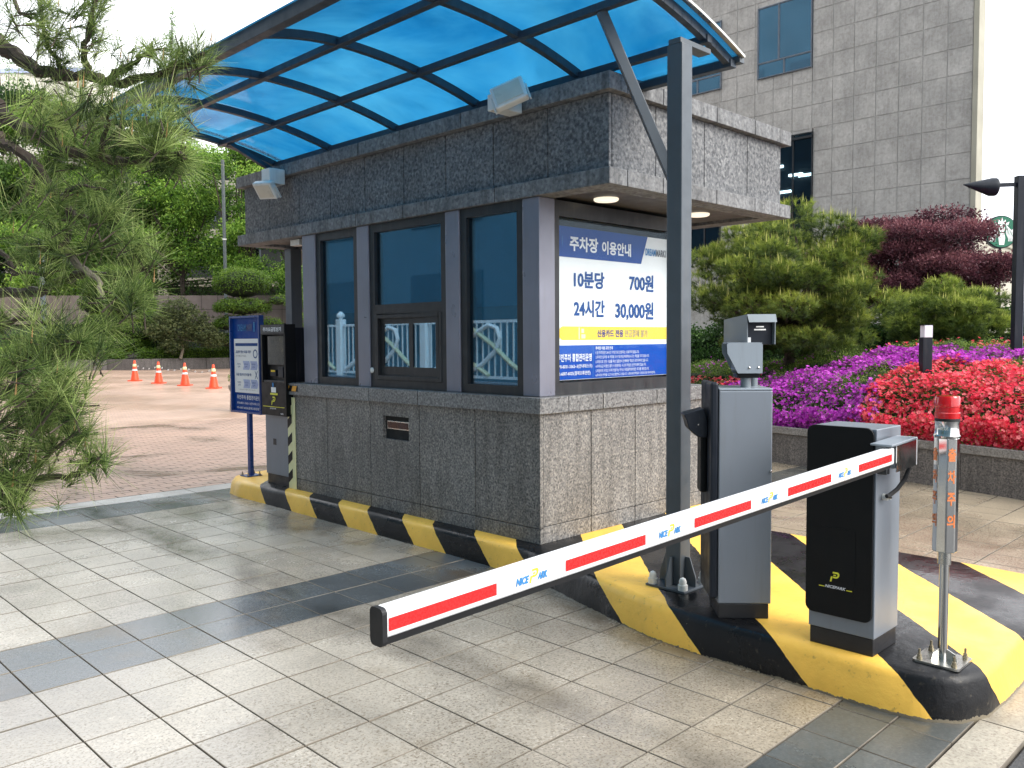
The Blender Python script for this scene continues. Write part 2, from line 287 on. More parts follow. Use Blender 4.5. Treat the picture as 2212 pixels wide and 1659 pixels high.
# ------------------------------------------------------------------ object helpers
def tag(o, label=None, cat=None, group=None, kind=None):
    if label: o['label'] = label
    if cat: o['category'] = cat
    if group: o['group'] = group
    if kind: o['kind'] = kind
    return o
def thing(name, loc=(0, 0, 0), rz=0, label=None, cat=None, group=None, kind=None):
    o = bpy.data.objects.new(name, None); COL.objects.link(o); o.location = loc; o.rotation_euler = (0, 0, rz); o.empty_display_size = .2
    return tag(o, label, cat, group, kind)
class MB:
    def __init__(s): s.v = []; s.f = []
    def add(s, vs, fs):
        n = len(s.v); s.v += [tuple(map(float, q)) for q in vs]; s.f += [tuple(n+i for i in f) for f in fs]; return s
    def box(s, x0, x1, y0, y1, z0, z1):
        return s.add([(x0, y0, z0), (x1, y0, z0), (x1, y1, z0), (x0, y1, z0), (x0, y0, z1), (x1, y0, z1), (x1, y1, z1), (x0, y1, z1)],
                     [(0, 3, 2, 1), (4, 5, 6, 7), (0, 1, 5, 4), (1, 2, 6, 5), (2, 3, 7, 6), (3, 0, 4, 7)])
    def prism(s, pts, o, a, b, n, d0, d1):
        o, a, b, n = map(lambda q: np.array(q, float), (o, a, b, n)); k = len(pts)
        vs = [o+a*x+b*y+n*d0 for x, y in pts]+[o+a*x+b*y+n*d1 for x, y in pts]
        return s.add(vs, [tuple(range(k))[::-1], tuple(range(k, 2*k))]+[(i, (i+1) % k, k+(i+1) % k, k+i) for i in range(k)])
    def bar(s, p, q, w, h=None, up=(0, 0, 1)):
        p, q = np.array(p, float), np.array(q, float); h = h or w; d = q-p; d /= np.linalg.norm(d)
        a = np.cross(d, up)
        if np.linalg.norm(a) < 1e-4: a = np.array([1., 0, 0])
        a /= np.linalg.norm(a); b = np.cross(a, d)
        vs = [e+a*i*w/2+b*j*h/2 for e in (p, q) for i, j in ((-1, -1), (1, -1), (1, 1), (-1, 1))]
        return s.add(vs, [(0, 1, 2, 3), (7, 6, 5, 4), (0, 4, 5, 1), (1, 5, 6, 2), (2, 6, 7, 3), (3, 7, 4, 0)])
    def tube(s, pts, rad, n=8):
        pts = [np.array(p, float) for p in pts]; base = len(s.v); k = len(pts)
        if not hasattr(rad, '__len__'): rad = [rad]*k
        prev = None
        for i, p in enumerate(pts):
            d = pts[min(i+1, k-1)]-pts[max(i-1, 0)]; d /= (np.linalg.norm(d)+1e-9)
            if prev is None:
                a = np.cross(d, (0, 0, 1)); a = np.array([1., 0, 0]) if np.linalg.norm(a) < 1e-3 else a
            else: a = prev-d*(prev@d)
            a /= np.linalg.norm(a); prev = a; b = np.cross(d, a)
            for j in range(n):
                t = 2*math.pi*j/n; s.v.append(tuple(p+(a*math.cos(t)+b*math.sin(t))*rad[i]))
        for i in range(k-1):
            for j in range(n):
                s.f.append((base+i*n+j, base+i*n+(j+1) % n, base+(i+1)*n+(j+1) % n, base+(i+1)*n+j))
        s.f.append(tuple(base+j for j in range(n))[::-1]); s.f.append(tuple(base+(k-1)*n+j for j in range(n))); return s
    def lathe(s, prof, c=(0, 0), n=20, z0=0):
        base = len(s.v)
        for r, z in prof:
            for j in range(n): t = 2*math.pi*j/n; s.v.append((c[0]+r*math.cos(t), c[1]+r*math.sin(t), z0+z))
        for i in range(len(prof)-1):
            for j in range(n): s.f.append((base+i*n+j, base+i*n+(j+1) % n, base+(i+1)*n+(j+1) % n, base+(i+1)*n+j))
        s.f.append(tuple(base+j for j in range(n))[::-1]); s.f.append(tuple(base+(len(prof)-1)*n+j for j in range(n))); return s
    def build(s, name, mat, parent=None, bevel=0, local=False, smooth=False, loc=None, segs=2, label=None):
        me = bpy.data.meshes.new(name); vs = np.array(s.v)
        if parent is not None and not local:
            root = parent
            while root.parent: root = root.parent
            M_ = Matrix.Translation(root.location) @ root.rotation_euler.to_matrix().to_4x4(); Mi = np.array(M_.inverted())
            vs = vs @ Mi[:3, :3].T + Mi[:3, 3]
        me.from_pydata(vs.tolist(), [], s.f); me.validate()
        if bevel:
            bm = bmesh.new(); bm.from_mesh(me); bmesh.ops.remove_doubles(bm, verts=bm.verts, dist=1e-5)
            ed = [e for e in bm.edges if len(e.link_faces) == 2 and e.calc_face_angle(0) > .6]
            bmesh.ops.bevel(bm, geom=ed, offset=bevel, segments=segs, affect='EDGES', profile=.5, clamp_overlap=True); bm.to_mesh(me); bm.free()
        if smooth:
            for p in me.polygons: p.use_smooth = True
            try: me.set_sharp_from_angle(angle=math.radians(35))
            except Exception: pass
        me.materials.append(MATS[mat]); o = bpy.data.objects.new(name, me); COL.objects.link(o)
        if parent is not None: o.parent = parent
        if loc is not None: o.location = loc
        if label: o['label'] = label
        return o
def B(name, mat, parent, *b, bevel=.003, **k): return MB().box(*b).build(name, mat, parent, bevel=bevel, **k)
_tc = {}
def text_mesh(s, bold=.0, shear=0):
    key = (s, bold, shear)
    if key in _tc: return _tc[key]
    cu = bpy.data.curves.new('t', 'FONT'); cu.body = s; cu.offset = bold; cu.shear = shear; cu.resolution_u = 3
    o = bpy.data.objects.new('t', cu); COL.objects.link(o); bpy.context.view_layer.update()
    me = bpy.data.meshes.new_from_object(o.evaluated_get(bpy.context.evaluated_depsgraph_get()))
    v = np.array([q.co[:2] for q in me.vertices]); f = [tuple(p.vertices) for p in me.polygons]
    bpy.data.objects.remove(o); bpy.data.meshes.remove(me); mn = v.min(0); mxv = v.max(0)
    _tc[key] = ((v-mn)/(mxv-mn), f, (mxv-mn)); return _tc[key]
def text(s, o, a, b, w, h, mat, parent, bold=.015, shear=0, name='lettering'):
    """lettering filling a w x h box, lower left corner o, along unit a, upward unit b"""
    v, f, sz = text_mesh(s, bold, shear); o, a, b = (np.array(q, float) for q in (o, a, b))
    if h is None: h = w*sz[1]/sz[0]
    if w is None: w = h*sz[0]/sz[1]
    return MB().add([o+a*x*w+b*y*h for x, y in v], f).build(name, mat, parent)
def flat(pts, o, a, b, mat, parent, name='print', off=0):
    o, a, b = (np.array(q, float) for q in (o, a, b)); n = np.cross(a, b)
    return MB().add([o+a*x+b*y+n*off for x, y in pts], [tuple(range(len(pts)))]).build(name, mat, parent)
def rrect(x0, x1, y0, y1, r, n=6, corners=(1, 1, 1, 1)):
    out = []
    for k, (cx, cy, t0) in enumerate(((x1-r, y0+r, -90), (x1-r, y1-r, 0), (x0+r, y1-r, 90), (x0+r, y0+r, 180))):
        if corners[k]:
            for i in range(n+1): t = math.radians(t0+90*i/n); out.append((cx+r*math.cos(t), cy+r*math.sin(t)))
        else: out.append([(x1, y0), (x1, y1), (x0, y1), (x0, y0)][k])
    return out
def npmesh(name, verts, faces, mat, parent=None, tint=None, loc=None, kind=None, world=True):
    me = bpy.data.meshes.new(name); nv, nf, k = len(verts), len(faces), faces.shape[1]
    verts = np.asarray(verts, float)
    if parent is not None and world:
        root = parent
        while root.parent: root = root.parent
        M_ = Matrix.Translation(root.location) @ root.rotation_euler.to_matrix().to_4x4(); Mi = np.array(M_.inverted()); verts = verts @ Mi[:3, :3].T+Mi[:3, 3]
    me.vertices.add(nv); me.vertices.foreach_set('co', verts.astype(np.float32).ravel())
    me.loops.add(nf*k); me.loops.foreach_set('vertex_index', faces.astype(np.int32).ravel())
    me.polygons.add(nf); me.polygons.foreach_set('loop_start', np.arange(0, nf*k, k, dtype=np.int32)); me.polygons.foreach_set('loop_total', np.full(nf, k, np.int32))
    me.update(calc_edges=True)
    if tint is not None:
        a = me.attributes.new('tint', 'FLOAT', 'POINT'); a.data.foreach_set('value', np.asarray(tint, np.float32))
    me.materials.append(MATS[mat]); o = bpy.data.objects.new(name, me); COL.objects.link(o)
    if parent is not None: o.parent = parent
    if kind: o['kind'] = kind
    return o
def frames(dirs, spin=None):
    d = dirs/np.linalg.norm(dirs, axis=1, keepdims=True); n = len(d)
    r = rng.normal(size=(n, 3)); a = np.cross(d, r); a /= np.linalg.norm(a, axis=1, keepdims=True); b = np.cross(d, a)
    return np.stack([a, b, d], axis=2)          # columns: local x,y,z -> z along dir
def scatter(tv, tf, P, dirs, sc, tint, ttint=None):
    tv = np.asarray(tv, float); R_ = frames(dirs); n, m_ = len(P), len(tv)
    sc = np.broadcast_to(sc, (n,))
    v = np.einsum('nij,mj->nmi', R_, tv)*sc[:, None, None]+P[:, None, :]
    f = (np.asarray(tf)[None]+(np.arange(n)*m_)[:, None, None]).reshape(-1, np.asarray(tf).shape[1])
    t = np.broadcast_to(np.asarray(tint)[:, None], (n, m_)).copy()
    if ttint is not None: t = t+np.asarray(ttint)[None]
    return v.reshape(-1, 3), f, np.clip(t, 0, 1).ravel()
LEAF_V = [(-.5, 0, 0), (0, -.08, .45), (.5, 0, 0), (0, .1, -.45)]; LEAF_F = [(0, 1, 2), (0, 2, 3)]
def sprig(n=5, spread=.6, seed=1):
    r = np.random.default_rng(seed); V = []; F = []
    for i in range(n):
        c = r.normal(size=3)*spread*.5; d = r.normal(size=3); d /= np.linalg.norm(d); a = np.cross(d, r.normal(size=3)); a /= np.linalg.norm(a)
        k = len(V); l, w = .55, .3; V += [c-a*w*.5, c+d*l*.5, c+a*w*.5, c-d*l*.5]; F += [(k, k+1, k+2), (k, k+2, k+3)]
    return np.array(V), np.array(F)
def tuft(n=16, ang=55, w=.018, seed=2, l0=.75):
    r = np.random.default_rng(seed); V = []; F = []
    for i in range(n):
        t = r.uniform(0, 2*math.pi); p = math.radians(ang)*math.sqrt(r.uniform(.02, 1)); d = np.array([math.sin(p)*math.cos(t), math.sin(p)*math.sin(t), math.cos(p)])
        a = np.cross(d, r.normal(size=3)); a /= np.linalg.norm(a); l = r.uniform(l0, 1); st = np.array([0, 0, r.uniform(-.35, .1)]); k = len(V)
        V += [st-a*w/2, st+a*w/2, st+d*l]; F += [(k, k+1, k+2)]
    return np.array(V), np.array(F)
def ball_pts(n, c, r, shell=.55):
    d = rng.normal(size=(n, 3)); d /= np.linalg.norm(d, axis=1, keepdims=True); rad = shell+(1-shell)*rng.uniform(0, 1, n)**.6
    return np.array(c)+d*np.array(r)*rad[:, None], d
def crown(name, pads, per, size, mat, parent, spr=None, up=.5, tl=.25, tsp=.25):
    """foliage spread over pads (centre, radii)"""
    P, D, T = [], [], []
    for c, r in pads:
        k = max(10, int(per*(r[0]*r[1]+r[0]*r[2]+r[1]*r[2])/3)); p, d = ball_pts(k, c, r); p = p+rng.normal(size=p.shape)*np.array(r)*.13; P.append(p); D.append(d+np.array([0, 0, up])+rng.normal(size=d.shape)*.5)
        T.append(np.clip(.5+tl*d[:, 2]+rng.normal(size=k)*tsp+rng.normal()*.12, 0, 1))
    P, D, T = map(np.concatenate, (P, D, T)); spr = spr or sprig()
    v, f, t = scatter(spr[0], spr[1], P, D, size*rng.uniform(.7, 1.3, len(P)), T)
    return npmesh(name, v, f, mat, parent, t)
# ================================================================== SETTING: ground
gr = MB(); xs = (-60, 90); ys = (-60, 60)
gr.add([(xs[0], ys[0], gz(ys[0])-.03), (xs[1], ys[0], gz(ys[0])-.03), (xs[1], ys[1], gz(ys[1])-.03), (xs[0], ys[1], gz(ys[1])-.03)], [(0, 1, 2, 3)])
gr.add([(xs[0], ys[1], gz(60)-.03), (xs[1], ys[1], gz(60)-.03), (250, 400, gz(60)-.03), (-250, 400, gz(60)-.03)], [(0, 1, 2, 3)])
tag(gr.build('ground', 'ground_joint'), kind='structure')
ar = MB(); ar.add([(-40, -40, gz(-40)-.012), (40, -40, gz(-40)-.012), (40, -3.04, gz(-3.04)-.012), (-40, -3.04, gz(-3.04)-.012)], [(0, 1, 2, 3)])
tag(ar.build('road', 'asphalt'), kind='structure')
TILT = math.atan(GS)
pav = thing('pavement', (0, 0, G0), 0, kind='structure'); pav.rotation_euler = (TILT, 0, 0)
def tile_mesh(name, w, h, t, mat, ch=.002):
    m_ = MB(); w2, h2 = w/2, h/2
    m_.add([(-w2, -h2, -t), (w2, -h2, -t), (w2, h2, -t), (-w2, h2, -t), (-w2, -h2, -ch), (w2, -h2, -ch), (w2, h2, -ch), (-w2, h2, -ch),
            (-w2+ch, -h2+ch, 0), (w2-ch, -h2+ch, 0), (w2-ch, h2-ch, 0), (-w2+ch, h2-ch, 0)],
           [(0, 1, 5, 4), (1, 2, 6, 5), (2, 3, 7, 6), (3, 0, 4, 7), (4, 5, 9, 8), (5, 6, 10, 9), (6, 7, 11, 10), (7, 4, 8, 11), (8, 9, 10, 11)])
    me = bpy.data.meshes.new(name); me.from_pydata(m_.v, [], m_.f); me.materials.append(MATS[mat]); me.materials.append(MATS['joint_grime'])
    me.polygons.foreach_set('material_index', [1]*8+[0]); return me, np.array(m_.v), m_.f
rows = []
y = .25
for k in range(8): rows.append((y-.3255, y, 'tile_beige')); y -= .3255
for a, b in ((y-.24, y), (y-.48, y-.24)): rows.append((a, b, 'tile_slate'))
ybot = y-.48
rows.append((-3.03, ybot-.004, 'tile_border'))
rows += [(.25, .59, 'tile_slate'), (.59, .93, 'tile_slate')]
for k in range(9): rows.append((.93+k*.3267, .93+(k+1)*.3267, 'tile_beige'))
rows += [(3.87, 4.18, 'tile_slate'), (4.18, 4.5, 'tile_slate'), (4.5, 4.8, 'tile_border')]
isl = [(-.13, .5), (-.13, 3.6), (-.14, 4.0), (-.10, 4.22), (.0, 4.37), (.15, 4.45), (.4, 4.48), (2.05, 4.48), (2.18, 4.4), (2.2, 4.2), (2.2, .3), (2.12, .05), (1.9, -.1), (1.6, -.2), (1.52, -.4),
       (1.5, -.9), (1.5, -2.3), (1.47, -2.6), (1.35, -2.76), (1.1, -2.82), (.3, -2.83), (-.1, -2.84), (-.30, -2.83), (-.43, -2.78), (-.51, -2.68), (-.54, -2.5), (-.53, -1.6), (-.5, -1.3), (-.42, -1.0), (-.33, -.7), (-.22, -.35), (-.15, 0)]
def inside(px, py, poly):
    c = False; j = len(poly)-1
    for i in range(len(poly)):
        xi, yi = poly[i]; xj, yj = poly[j]
        if (yi > py) != (yj > py) and px < (xj-xi)*(py-yi)/(yj-yi)+xi: c = not c
        j = i
    return c
cells = []
for (ya, yb, mt) in rows:
    wd = .301 if mt != 'tile_border' else .903
    i0 = int(math.floor((-9.5+2.16)/wd)); i1 = int((6.9+2.16)/wd)
    for i in range(i0, i1):
        xa = -2.16+i*wd; xb = xa+wd; cx, cy = (xa+xb)/2, (ya+yb)/2
        if cx > 5.9 and cy > 1: continue
        ins = sum(inside(px, py, isl) for px in (xa, cx, xb) for py in (ya, cy, yb))
        if ins == 9: continue
        cells.append((math.hypot(cx-CAM[0], cy-CAM[1]), cx, cy, wd, yb-ya, mt))
cells.sort()
def in_view(cx, cy):
    d = np.array([cx, cy, G0])-CAM; z = d @ FF
    return z > .5 and abs(d @ RR/z) < .63 and -.50 < d @ UU/z < .5
cache = {}; cnt = 0; rest = {}
for (dist, cx, cy, w_, h_, mt) in cells:
    key = (round(w_, 3), round(h_, 3), mt)
    if key not in cache: cache[key] = tile_mesh('paving_tile', w_-.005, h_-.008, .025, mt)
    me, tv, tf = cache[key]; dz = random.uniform(-.0012, .0012)
    if in_view(cx, cy) and cnt < 300:
        o = bpy.data.objects.new('paving_tile', me); COL.objects.link(o); o.parent = pav; o.location = (cx, cy, dz)
        o.rotation_euler = (random.uniform(-.003, .003), random.uniform(-.003, .003), 0); cnt += 1
    else: rest.setdefault(mt, MB()).add(tv+np.array([cx, cy, dz]), tf)
def grime(o):
    me = o.data; me.materials.append(MATS['joint_grime']); me.polygons.foreach_set('material_index', ([1]*8+[0])*(len(me.polygons)//9)); return o
for mt, mb in rest.items(): tag(grime(mb.build('outer_paving_tiles', mt, pav, local=True)), kind='stuff')
# brick plaza
plz = thing('plaza', (0, 0, G0), 0, kind='structure'); plz.rotation_euler = (TILT, 0, 0)
bme, bv, bf = tile_mesh('brick', .222, .108, .025, 'plaza_brick', .003)
bc = []
for j in range(60):
    yy = 4.8+.0555+j*.113
    for i in range(-44, 62): bc.append(((i+.5*(j % 2))*.227, yy))
bc.sort(key=lambda q: math.hypot(q[0]-CAM[0], q[1]-CAM[1])); restb = MB(); cnt = 0
for cx, cy in bc:
    if in_view(cx, cy) and cnt < 300 and cx < .9:
        o = bpy.data.objects.new('brick', bme); COL.objects.link(o); o.parent = plz; o.location = (cx, cy, random.uniform(-.0015, .0015)); cnt += 1
    else: restb.add(bv+np.array([cx, cy, random.uniform(-.0015, .0015)]), bf)
tag(grime(restb.build('outer_bricks', 'plaza_brick', plz, local=True)), kind='stuff')
yf = 4.8+60*.113
MB().add([(-30, yf, 0), (60, yf, 0), (60, 58, 0), (-30, 58, 0)], [(0, 1, 2, 3)]).build('far_paving', 'plaza_far', plz, local=True)
# traffic island with painted kerb
def offset_poly(P, d):
    out = []; n = len(P)
    for i in range(n):
        a, b, c = np.array(P[i-1]), np.array(P[i]), np.array(P[(i+1) % n]); e1 = b-a; e2 = c-b
        n1 = np.array([e1[1], -e1[0]])/np.linalg.norm(e1); n2 = np.array([e2[1], -e2[0]])/np.linalg.norm(e2); q = n1+n2; q /= np.linalg.norm(q)
        out.append(b+q*d/max(.5, q @ n1))
    return out
area = sum(isl[i-1][0]*isl[i][1]-isl[i][0]*isl[i-1][1] for i in range(len(isl)))
if area < 0: isl = isl[::-1]
def refine(P, st):
    out = []
    for i in range(len(P)):
        a, b = np.array(P[i]), np.array(P[(i+1) % len(P)]); k = max(1, int(np.linalg.norm(b-a)/st))
        for j in range(k): out.append(tuple(a+(b-a)*j/k))
    return out
isf = refine(isl, .06); n = len(isf)
im = MB(); rings = [(.035, -.26), (.03, -.16), (.012, -.045), (.004, -.024), (-.012, -.008), (-.034, 0)]
for d, z in rings:
    jit = .004 if z < -.03 else .002
    for q in offset_poly(isf, d): im.v.append((q[0]+random.uniform(-jit, jit), q[1]+random.uniform(-jit, jit), z+(random.uniform(-.0015, .0015) if z < -.01 else 0)))
for i in range(len(rings)-1):
    for j in range(n): im.f.append((i*n+j, i*n+(j+1) % n, (i+1)*n+(j+1) % n, (i+1)*n+j))
im.f.append(tuple((len(rings)-1)*n+j for j in range(n)))
tag(im.build('traffic_island', 'kerb_paint', smooth=True), kind='structure')
# ================================================================== BOOTH
booth = thing('parking_booth', (1.05, 1.6, 0), 0, 'granite parking booth with flat overhanging roof, dark windows and price sign', 'booth')
J = .008
core = MB(); core.box(.03, 2.07, .03, 3.15, .0, .89); core.build('wall', 'joint', booth)
ly = [0, .651, 1.298, 1.951, 2.608, 3.18]
for a, b in zip(ly[:-1], ly[1:]):
    y0, y1 = a+J/2, b-J/2
    if a == 0: y0 = .0
    if abs(a-1.298) < .01:
        mb = MB(); h0, h1, k0, k1 = 1.43, 1.77, .59, .78
        for q in ((y0, h0, .108, .888), (h1, y1, .108, .888), (h0, h1, .108, k0), (h0, h1, k1, .888)): mb.box(0, .032, *q)
        mb.build('stone_panel', 'granite_base', booth)
    else: B('stone_panel', 'granite_base', booth, 0, .032, y0, y1, .108, .888, bevel=.002)
for a, b in zip([0, .651, 1.298, 1.951, 3.18][:-1], [0, .651, 1.298, 1.951, 3.18][1:]):
    B('stone_panel', 'granite_base', booth, .001, .032, a+(J/2 if a else 0), b-J/2, .0, .103, bevel=.002)
lx = [0.034, .538, 1.06, 1.6, 2.1]
for a, b in zip(lx[:-1], lx[1:]):
    B('stone_panel', 'granite_base', booth, a+(J/2 if a > .1 else 0), b-J/2, 0, .03, .118, .888, bevel=.002)
    B('stone_panel', 'granite_base', booth, a+(J/2 if a > .1 else 0), b-J/2, .001, .03, .0, .113, bevel=.002)
B('stone_panel', 'granite_base', booth, 2.072, 2.1, .034, 3.18, 0, .888); B('stone_panel', 'granite_base', booth, .034, 2.07, 3.15, 3.18, 0, .888)
# recessed display
disp = MB(); disp.box(.09, .1, 1.43, 1.77, .59, .78); disp.build('display_recess', 'frame_dark', booth)
dm = MB().box(.03, .09, 1.45, 1.75, .665, .745).build('display', 'frame_dark', booth, bevel=.004)
MB().box(.022, .03, 1.455, 1.745, .67, .74).build('rim', 'chrome_dull', dm, bevel=.003); MB().box(.018, .0215, 1.467, 1.733, .68, .73).build('screen', 'led_dark', dm)
# sill
for a, b in ((-.03, 1.278), (1.278, 1.93), (1.93, 3.30)):
    B('sill_stone', 'granite_sill', booth, -.03, .26, a+(J/2 if a > 0 else 0), b-J/2, .891, 1.002, bevel=.004)
for a, b in ((.262, .64), (.64, 1.3), (1.3, 2.13)): B('sill_stone', 'granite_sill', booth, a+J/2, b-J/2, -.03, .26, .891, 1.002, bevel=.004)
B('sill_stone', 'granite_sill', booth, .262, 2.13, .262, 3.3, .893, 1.0, bevel=.004)
# sticker and corner guard
st = flat([(0, 0), (.25, 0), (.25, .055), (0, .055)], (-.0315, 3.29, .925), (0, -1, 0), (0, 0, 1), 'machine_black', booth, 'hazard_sticker', off=.0)
for x0 in (.01, .14): flat([(x0, .003), (x0+.075, .003), (x0+.095, .052), (x0+.02, .052)], (-.033, 3.29, .925), (0, -1, 0), (0, 0, 1), 'orange_print', st, 'sticker_band')
gd = B('corner_guard', 'strip_cream', booth, -.014, -.002, 3.138, 3.262, .0, .866, bevel=.004)
for k in range(5): z0 = .09+k*.172-.04; flat([(0, z0+.06), (.088, z0), (.088, z0+.086), (0, z0+.146)] if False else [(0, z0), (.078, z0+.06), (.078, z0+.146), (0, z0+.086)], (-.0155, 3.262, 0), (0, -1, 0), (0, 0, 1), 'machine_black', gd, 'guard_band')
# cabin: inner box, columns, frames
B('cabin_wall', 'interior', booth, .40, 1.74, .30, 2.98, 1.003, 2.36, bevel=0)
XF = .04
for a, b in ((.036, .196), (.856, 1.011), (2.004, 2.168), (2.826, 3.037)):
    B('column_cladding', 'column_metal', booth, XF, .2 if a > .1 else .198, a, b, 1.003, 2.358, bevel=.006)
B('column_cladding', 'column_metal', booth, 1.66, 1.8, .042, .2, 1.003, 2.358, bevel=.006)
B('column_cladding', 'column_metal', booth, 1.68, 1.8, .202, 3.03, 1.003, 2.358, bevel=.006); B('column_cladding', 'column_metal', booth, .202, 1.678, 2.9, 3.03, 1.003, 2.358, bevel=.006)
def win_frame(y0, y1, z0, z1, t=.06, x=.055, d=.09):
    mb = MB(); mb.box(x, x+d, y0, y0+t, z0, z1); mb.box(x, x+d, y1-t, y1, z0, z1); mb.box(x, x+d, y0+t, y1-t, z0, z0+t); mb.box(x, x+d, y0+t, y1-t, z1-t, z1)
    return mb
w = win_frame(.198, .854, 1.003, 2.357, .066).build('window', 'frame_dark', booth)
B('pane', 'booth_glass', w, .085, .091, .264, .788, 1.069, 2.291, bevel=0); B('roller_blind', 'blind', w, .15, .154, .262, .79, 1.64, 2.3, bevel=0)
w = win_frame(2.17, 2.824, 1.003, 2.357, .066).build('window', 'frame_dark', booth)
B('pane', 'booth_glass', w, .085, .091, 2.236, 2.758, 1.069, 2.291, bevel=0); B('roller_blind', 'blind', w, .15, .154, 2.23, 2.76, 1.64, 2.3, bevel=0)
mb = win_frame(1.013, 2.002, 1.003, 2.357, .066); mb.box(.055, .145, 1.079, 1.936, 1.61, 1.69); w = mb.build('window', 'frame_dark', booth)
B('pane', 'booth_glass', w, .085, .091, 1.079, 1.936, 1.69, 2.291, bevel=0); B('roller_blind', 'blind', w, .15, .154, 1.075, 1.94, 1.62, 2.3, bevel=0)
sl = win_frame(1.079, 1.936, 1.069, 1.61, .035, .05, .06)
sw = sl.build('sliding_window', 'frame_dark', booth, bevel=.004)
for y0, y1, x in ((1.1145, 1.49, .062), (1.47, 1.90, .08)):
    mb = win_frame(y0, y1, 1.104, 1.575, .045, x, .016); mb.box(x, x+.016, y0+.045, y1-.045, 1.149, 1.178); mb.build('sash', 'frame_dark', sw)
    B('pane', 'booth_glass', sw, x+.006, x+.009, y0+.045, y1-.045, 1.178, 1.53, bevel=0)
MB().lathe([(.001, 0), (.024, 0), (.024, .006), (.015, .012)], n=16).build('call_button', 'white_plastic', booth, local=True)
cb_ = bpy.data.objects['call_button']; cb_.rotation_euler = (0, -math.pi/2, 0); cb_.location = (.054-1.05, 1.985-1.6, 1.145)
# price sign on the right face
sg = MB(); sg.box(.205, .262, .055, .12, 1.003, 2.357); sg.box(1.6, 1.658, .055, .12, 1.003, 2.357); sg.box(.262, 1.6, .055, .12, 1.003, 1.09); sg.box(.262, 1.6, .055, .12, 2.25, 2.357)
sf = sg.build('sign_frame', 'frame_dark', booth)
B('sign_backing', 'interior', sf, .262, 1.6, .11, .115, 1.09, 2.25, bevel=0)
SO, SA, SU = (0, .085, 0), (1, 0, 0), (0, 0, 1)
bd = B('price_board', 'sign_white', booth, .264, 1.598, .087, .105, 1.105, 2.19, bevel=0)
def P(pts, mat, off=.002, nm='print'): return flat(pts, (0, .087-off, 0), SA, SU, mat, bd, nm)
P([(.264, 1.975), (1.245, 1.975), (1.331, 2.19), (.264, 2.19)], 'sign_blue'); P([(.264, 1.108), (1.598, 1.108), (1.598, 1.352), (.264, 1.352)], 'sign_blue_bright')
P(rrect(.286, 1.598, 1.389, 1.487, .048, corners=(0, 0, 1, 1)), 'yellow_print')
def T(s, x0, x1, z0, z1, mat, bold=.02): return text(s, (x0, .083, z0), SA, SU, x1-x0, z1-z0, mat, bd, bold)
P([(.328, 2.05), (.331, 2.05), (.331, 2.12), (.328, 2.12)], 'text_sky', .0035)
T('주차장', .405, .72, 2.022, 2.128, 'text_white', .03); T('이용안내', .765, 1.115, 2.02, 2.118, 'text_white', .03)
T('DREAM', 1.30, 1.435, 2.045, 2.10, 'text_sky', .03); T('MARK1', 1.44, 1.575, 2.045, 2.10, 'text_grey', .03)
T('10분당', .45, .793, 1.762, 1.886, 'text_blue', .03); T('700원', 1.096, 1.407, 1.762, 1.893, 'text_blue', .03)
T('24시간', .45, .796, 1.554, 1.68, 'text_blue', .03); T('30,000원', .924, 1.408, 1.535, 1.682, 'text_blue', .03)
T('신용카드 전용', .71, 1.02, 1.408, 1.464, 'text_navy', .03); T('현금결제 불가', 1.04, 1.33, 1.408, 1.464, 'text_grey', .0)
for q in ([(.5, 1.395), (.512, 1.395), (.512, 1.48), (.5, 1.48)], [(.53, 1.4), (.575, 1.4), (.575, 1.43), (.53, 1.43)], [(.53, 1.44), (.56, 1.44), (.56, 1.47), (.53, 1.47)]):
    P(q, 'strip_cream', .003)
T('무인주차 통합관리운영', .27, .645, 1.235, 1.292, 'text_white', .02); T('070-8031-3362~3(안내데스크)', .27, .65, 1.182, 1.216, 'text_white', .01); T('02-6007-6025(결제오류관련)', .27, .63, 1.132, 1.166, 'text_white', .01)
P([(.660, 1.115), (.663, 1.115), (.663, 1.342), (.660, 1.342)], 'text_sky', .0035)
for i, s_ in enumerate(['주차장 이용 규정 안내', '1.당 주차장은 24시간 무인으로 운영되는 유료주차장입니다.', '2.주차장 입차장 내 귀중품 도난 및 분실,차량파손사고는 책임을 지지 않습니다.', '3.차량으로 인한 시설물 파손 일괄손시 손해배상 책임은 운전자에게 있습니다.',
                        '4.주차요금 미정산 출차 시 발생되는 사고의 책임은 운전자에게 있습니다.', '5.자동차의 구조상 주차가 불가능 하거나 위험물적재차량은 주차를 제한합니다.', '6.주차장 전역을 CCTV로 촬영하고 있습니다. (정보보호책임자 드림마크원 데이터센터)']):
    wd = [.2, .53, .66, .65, .62, .66, .74][i]; z1 = 1.34-i*.0335; T(s_, .69, .69+wd, z1-.024, z1, 'text_white', .02 if i == 0 else .0)
B('sign_glass', 'sign_glass', booth, .262, 1.6, .062, .066, 1.09, 2.25, bevel=0)
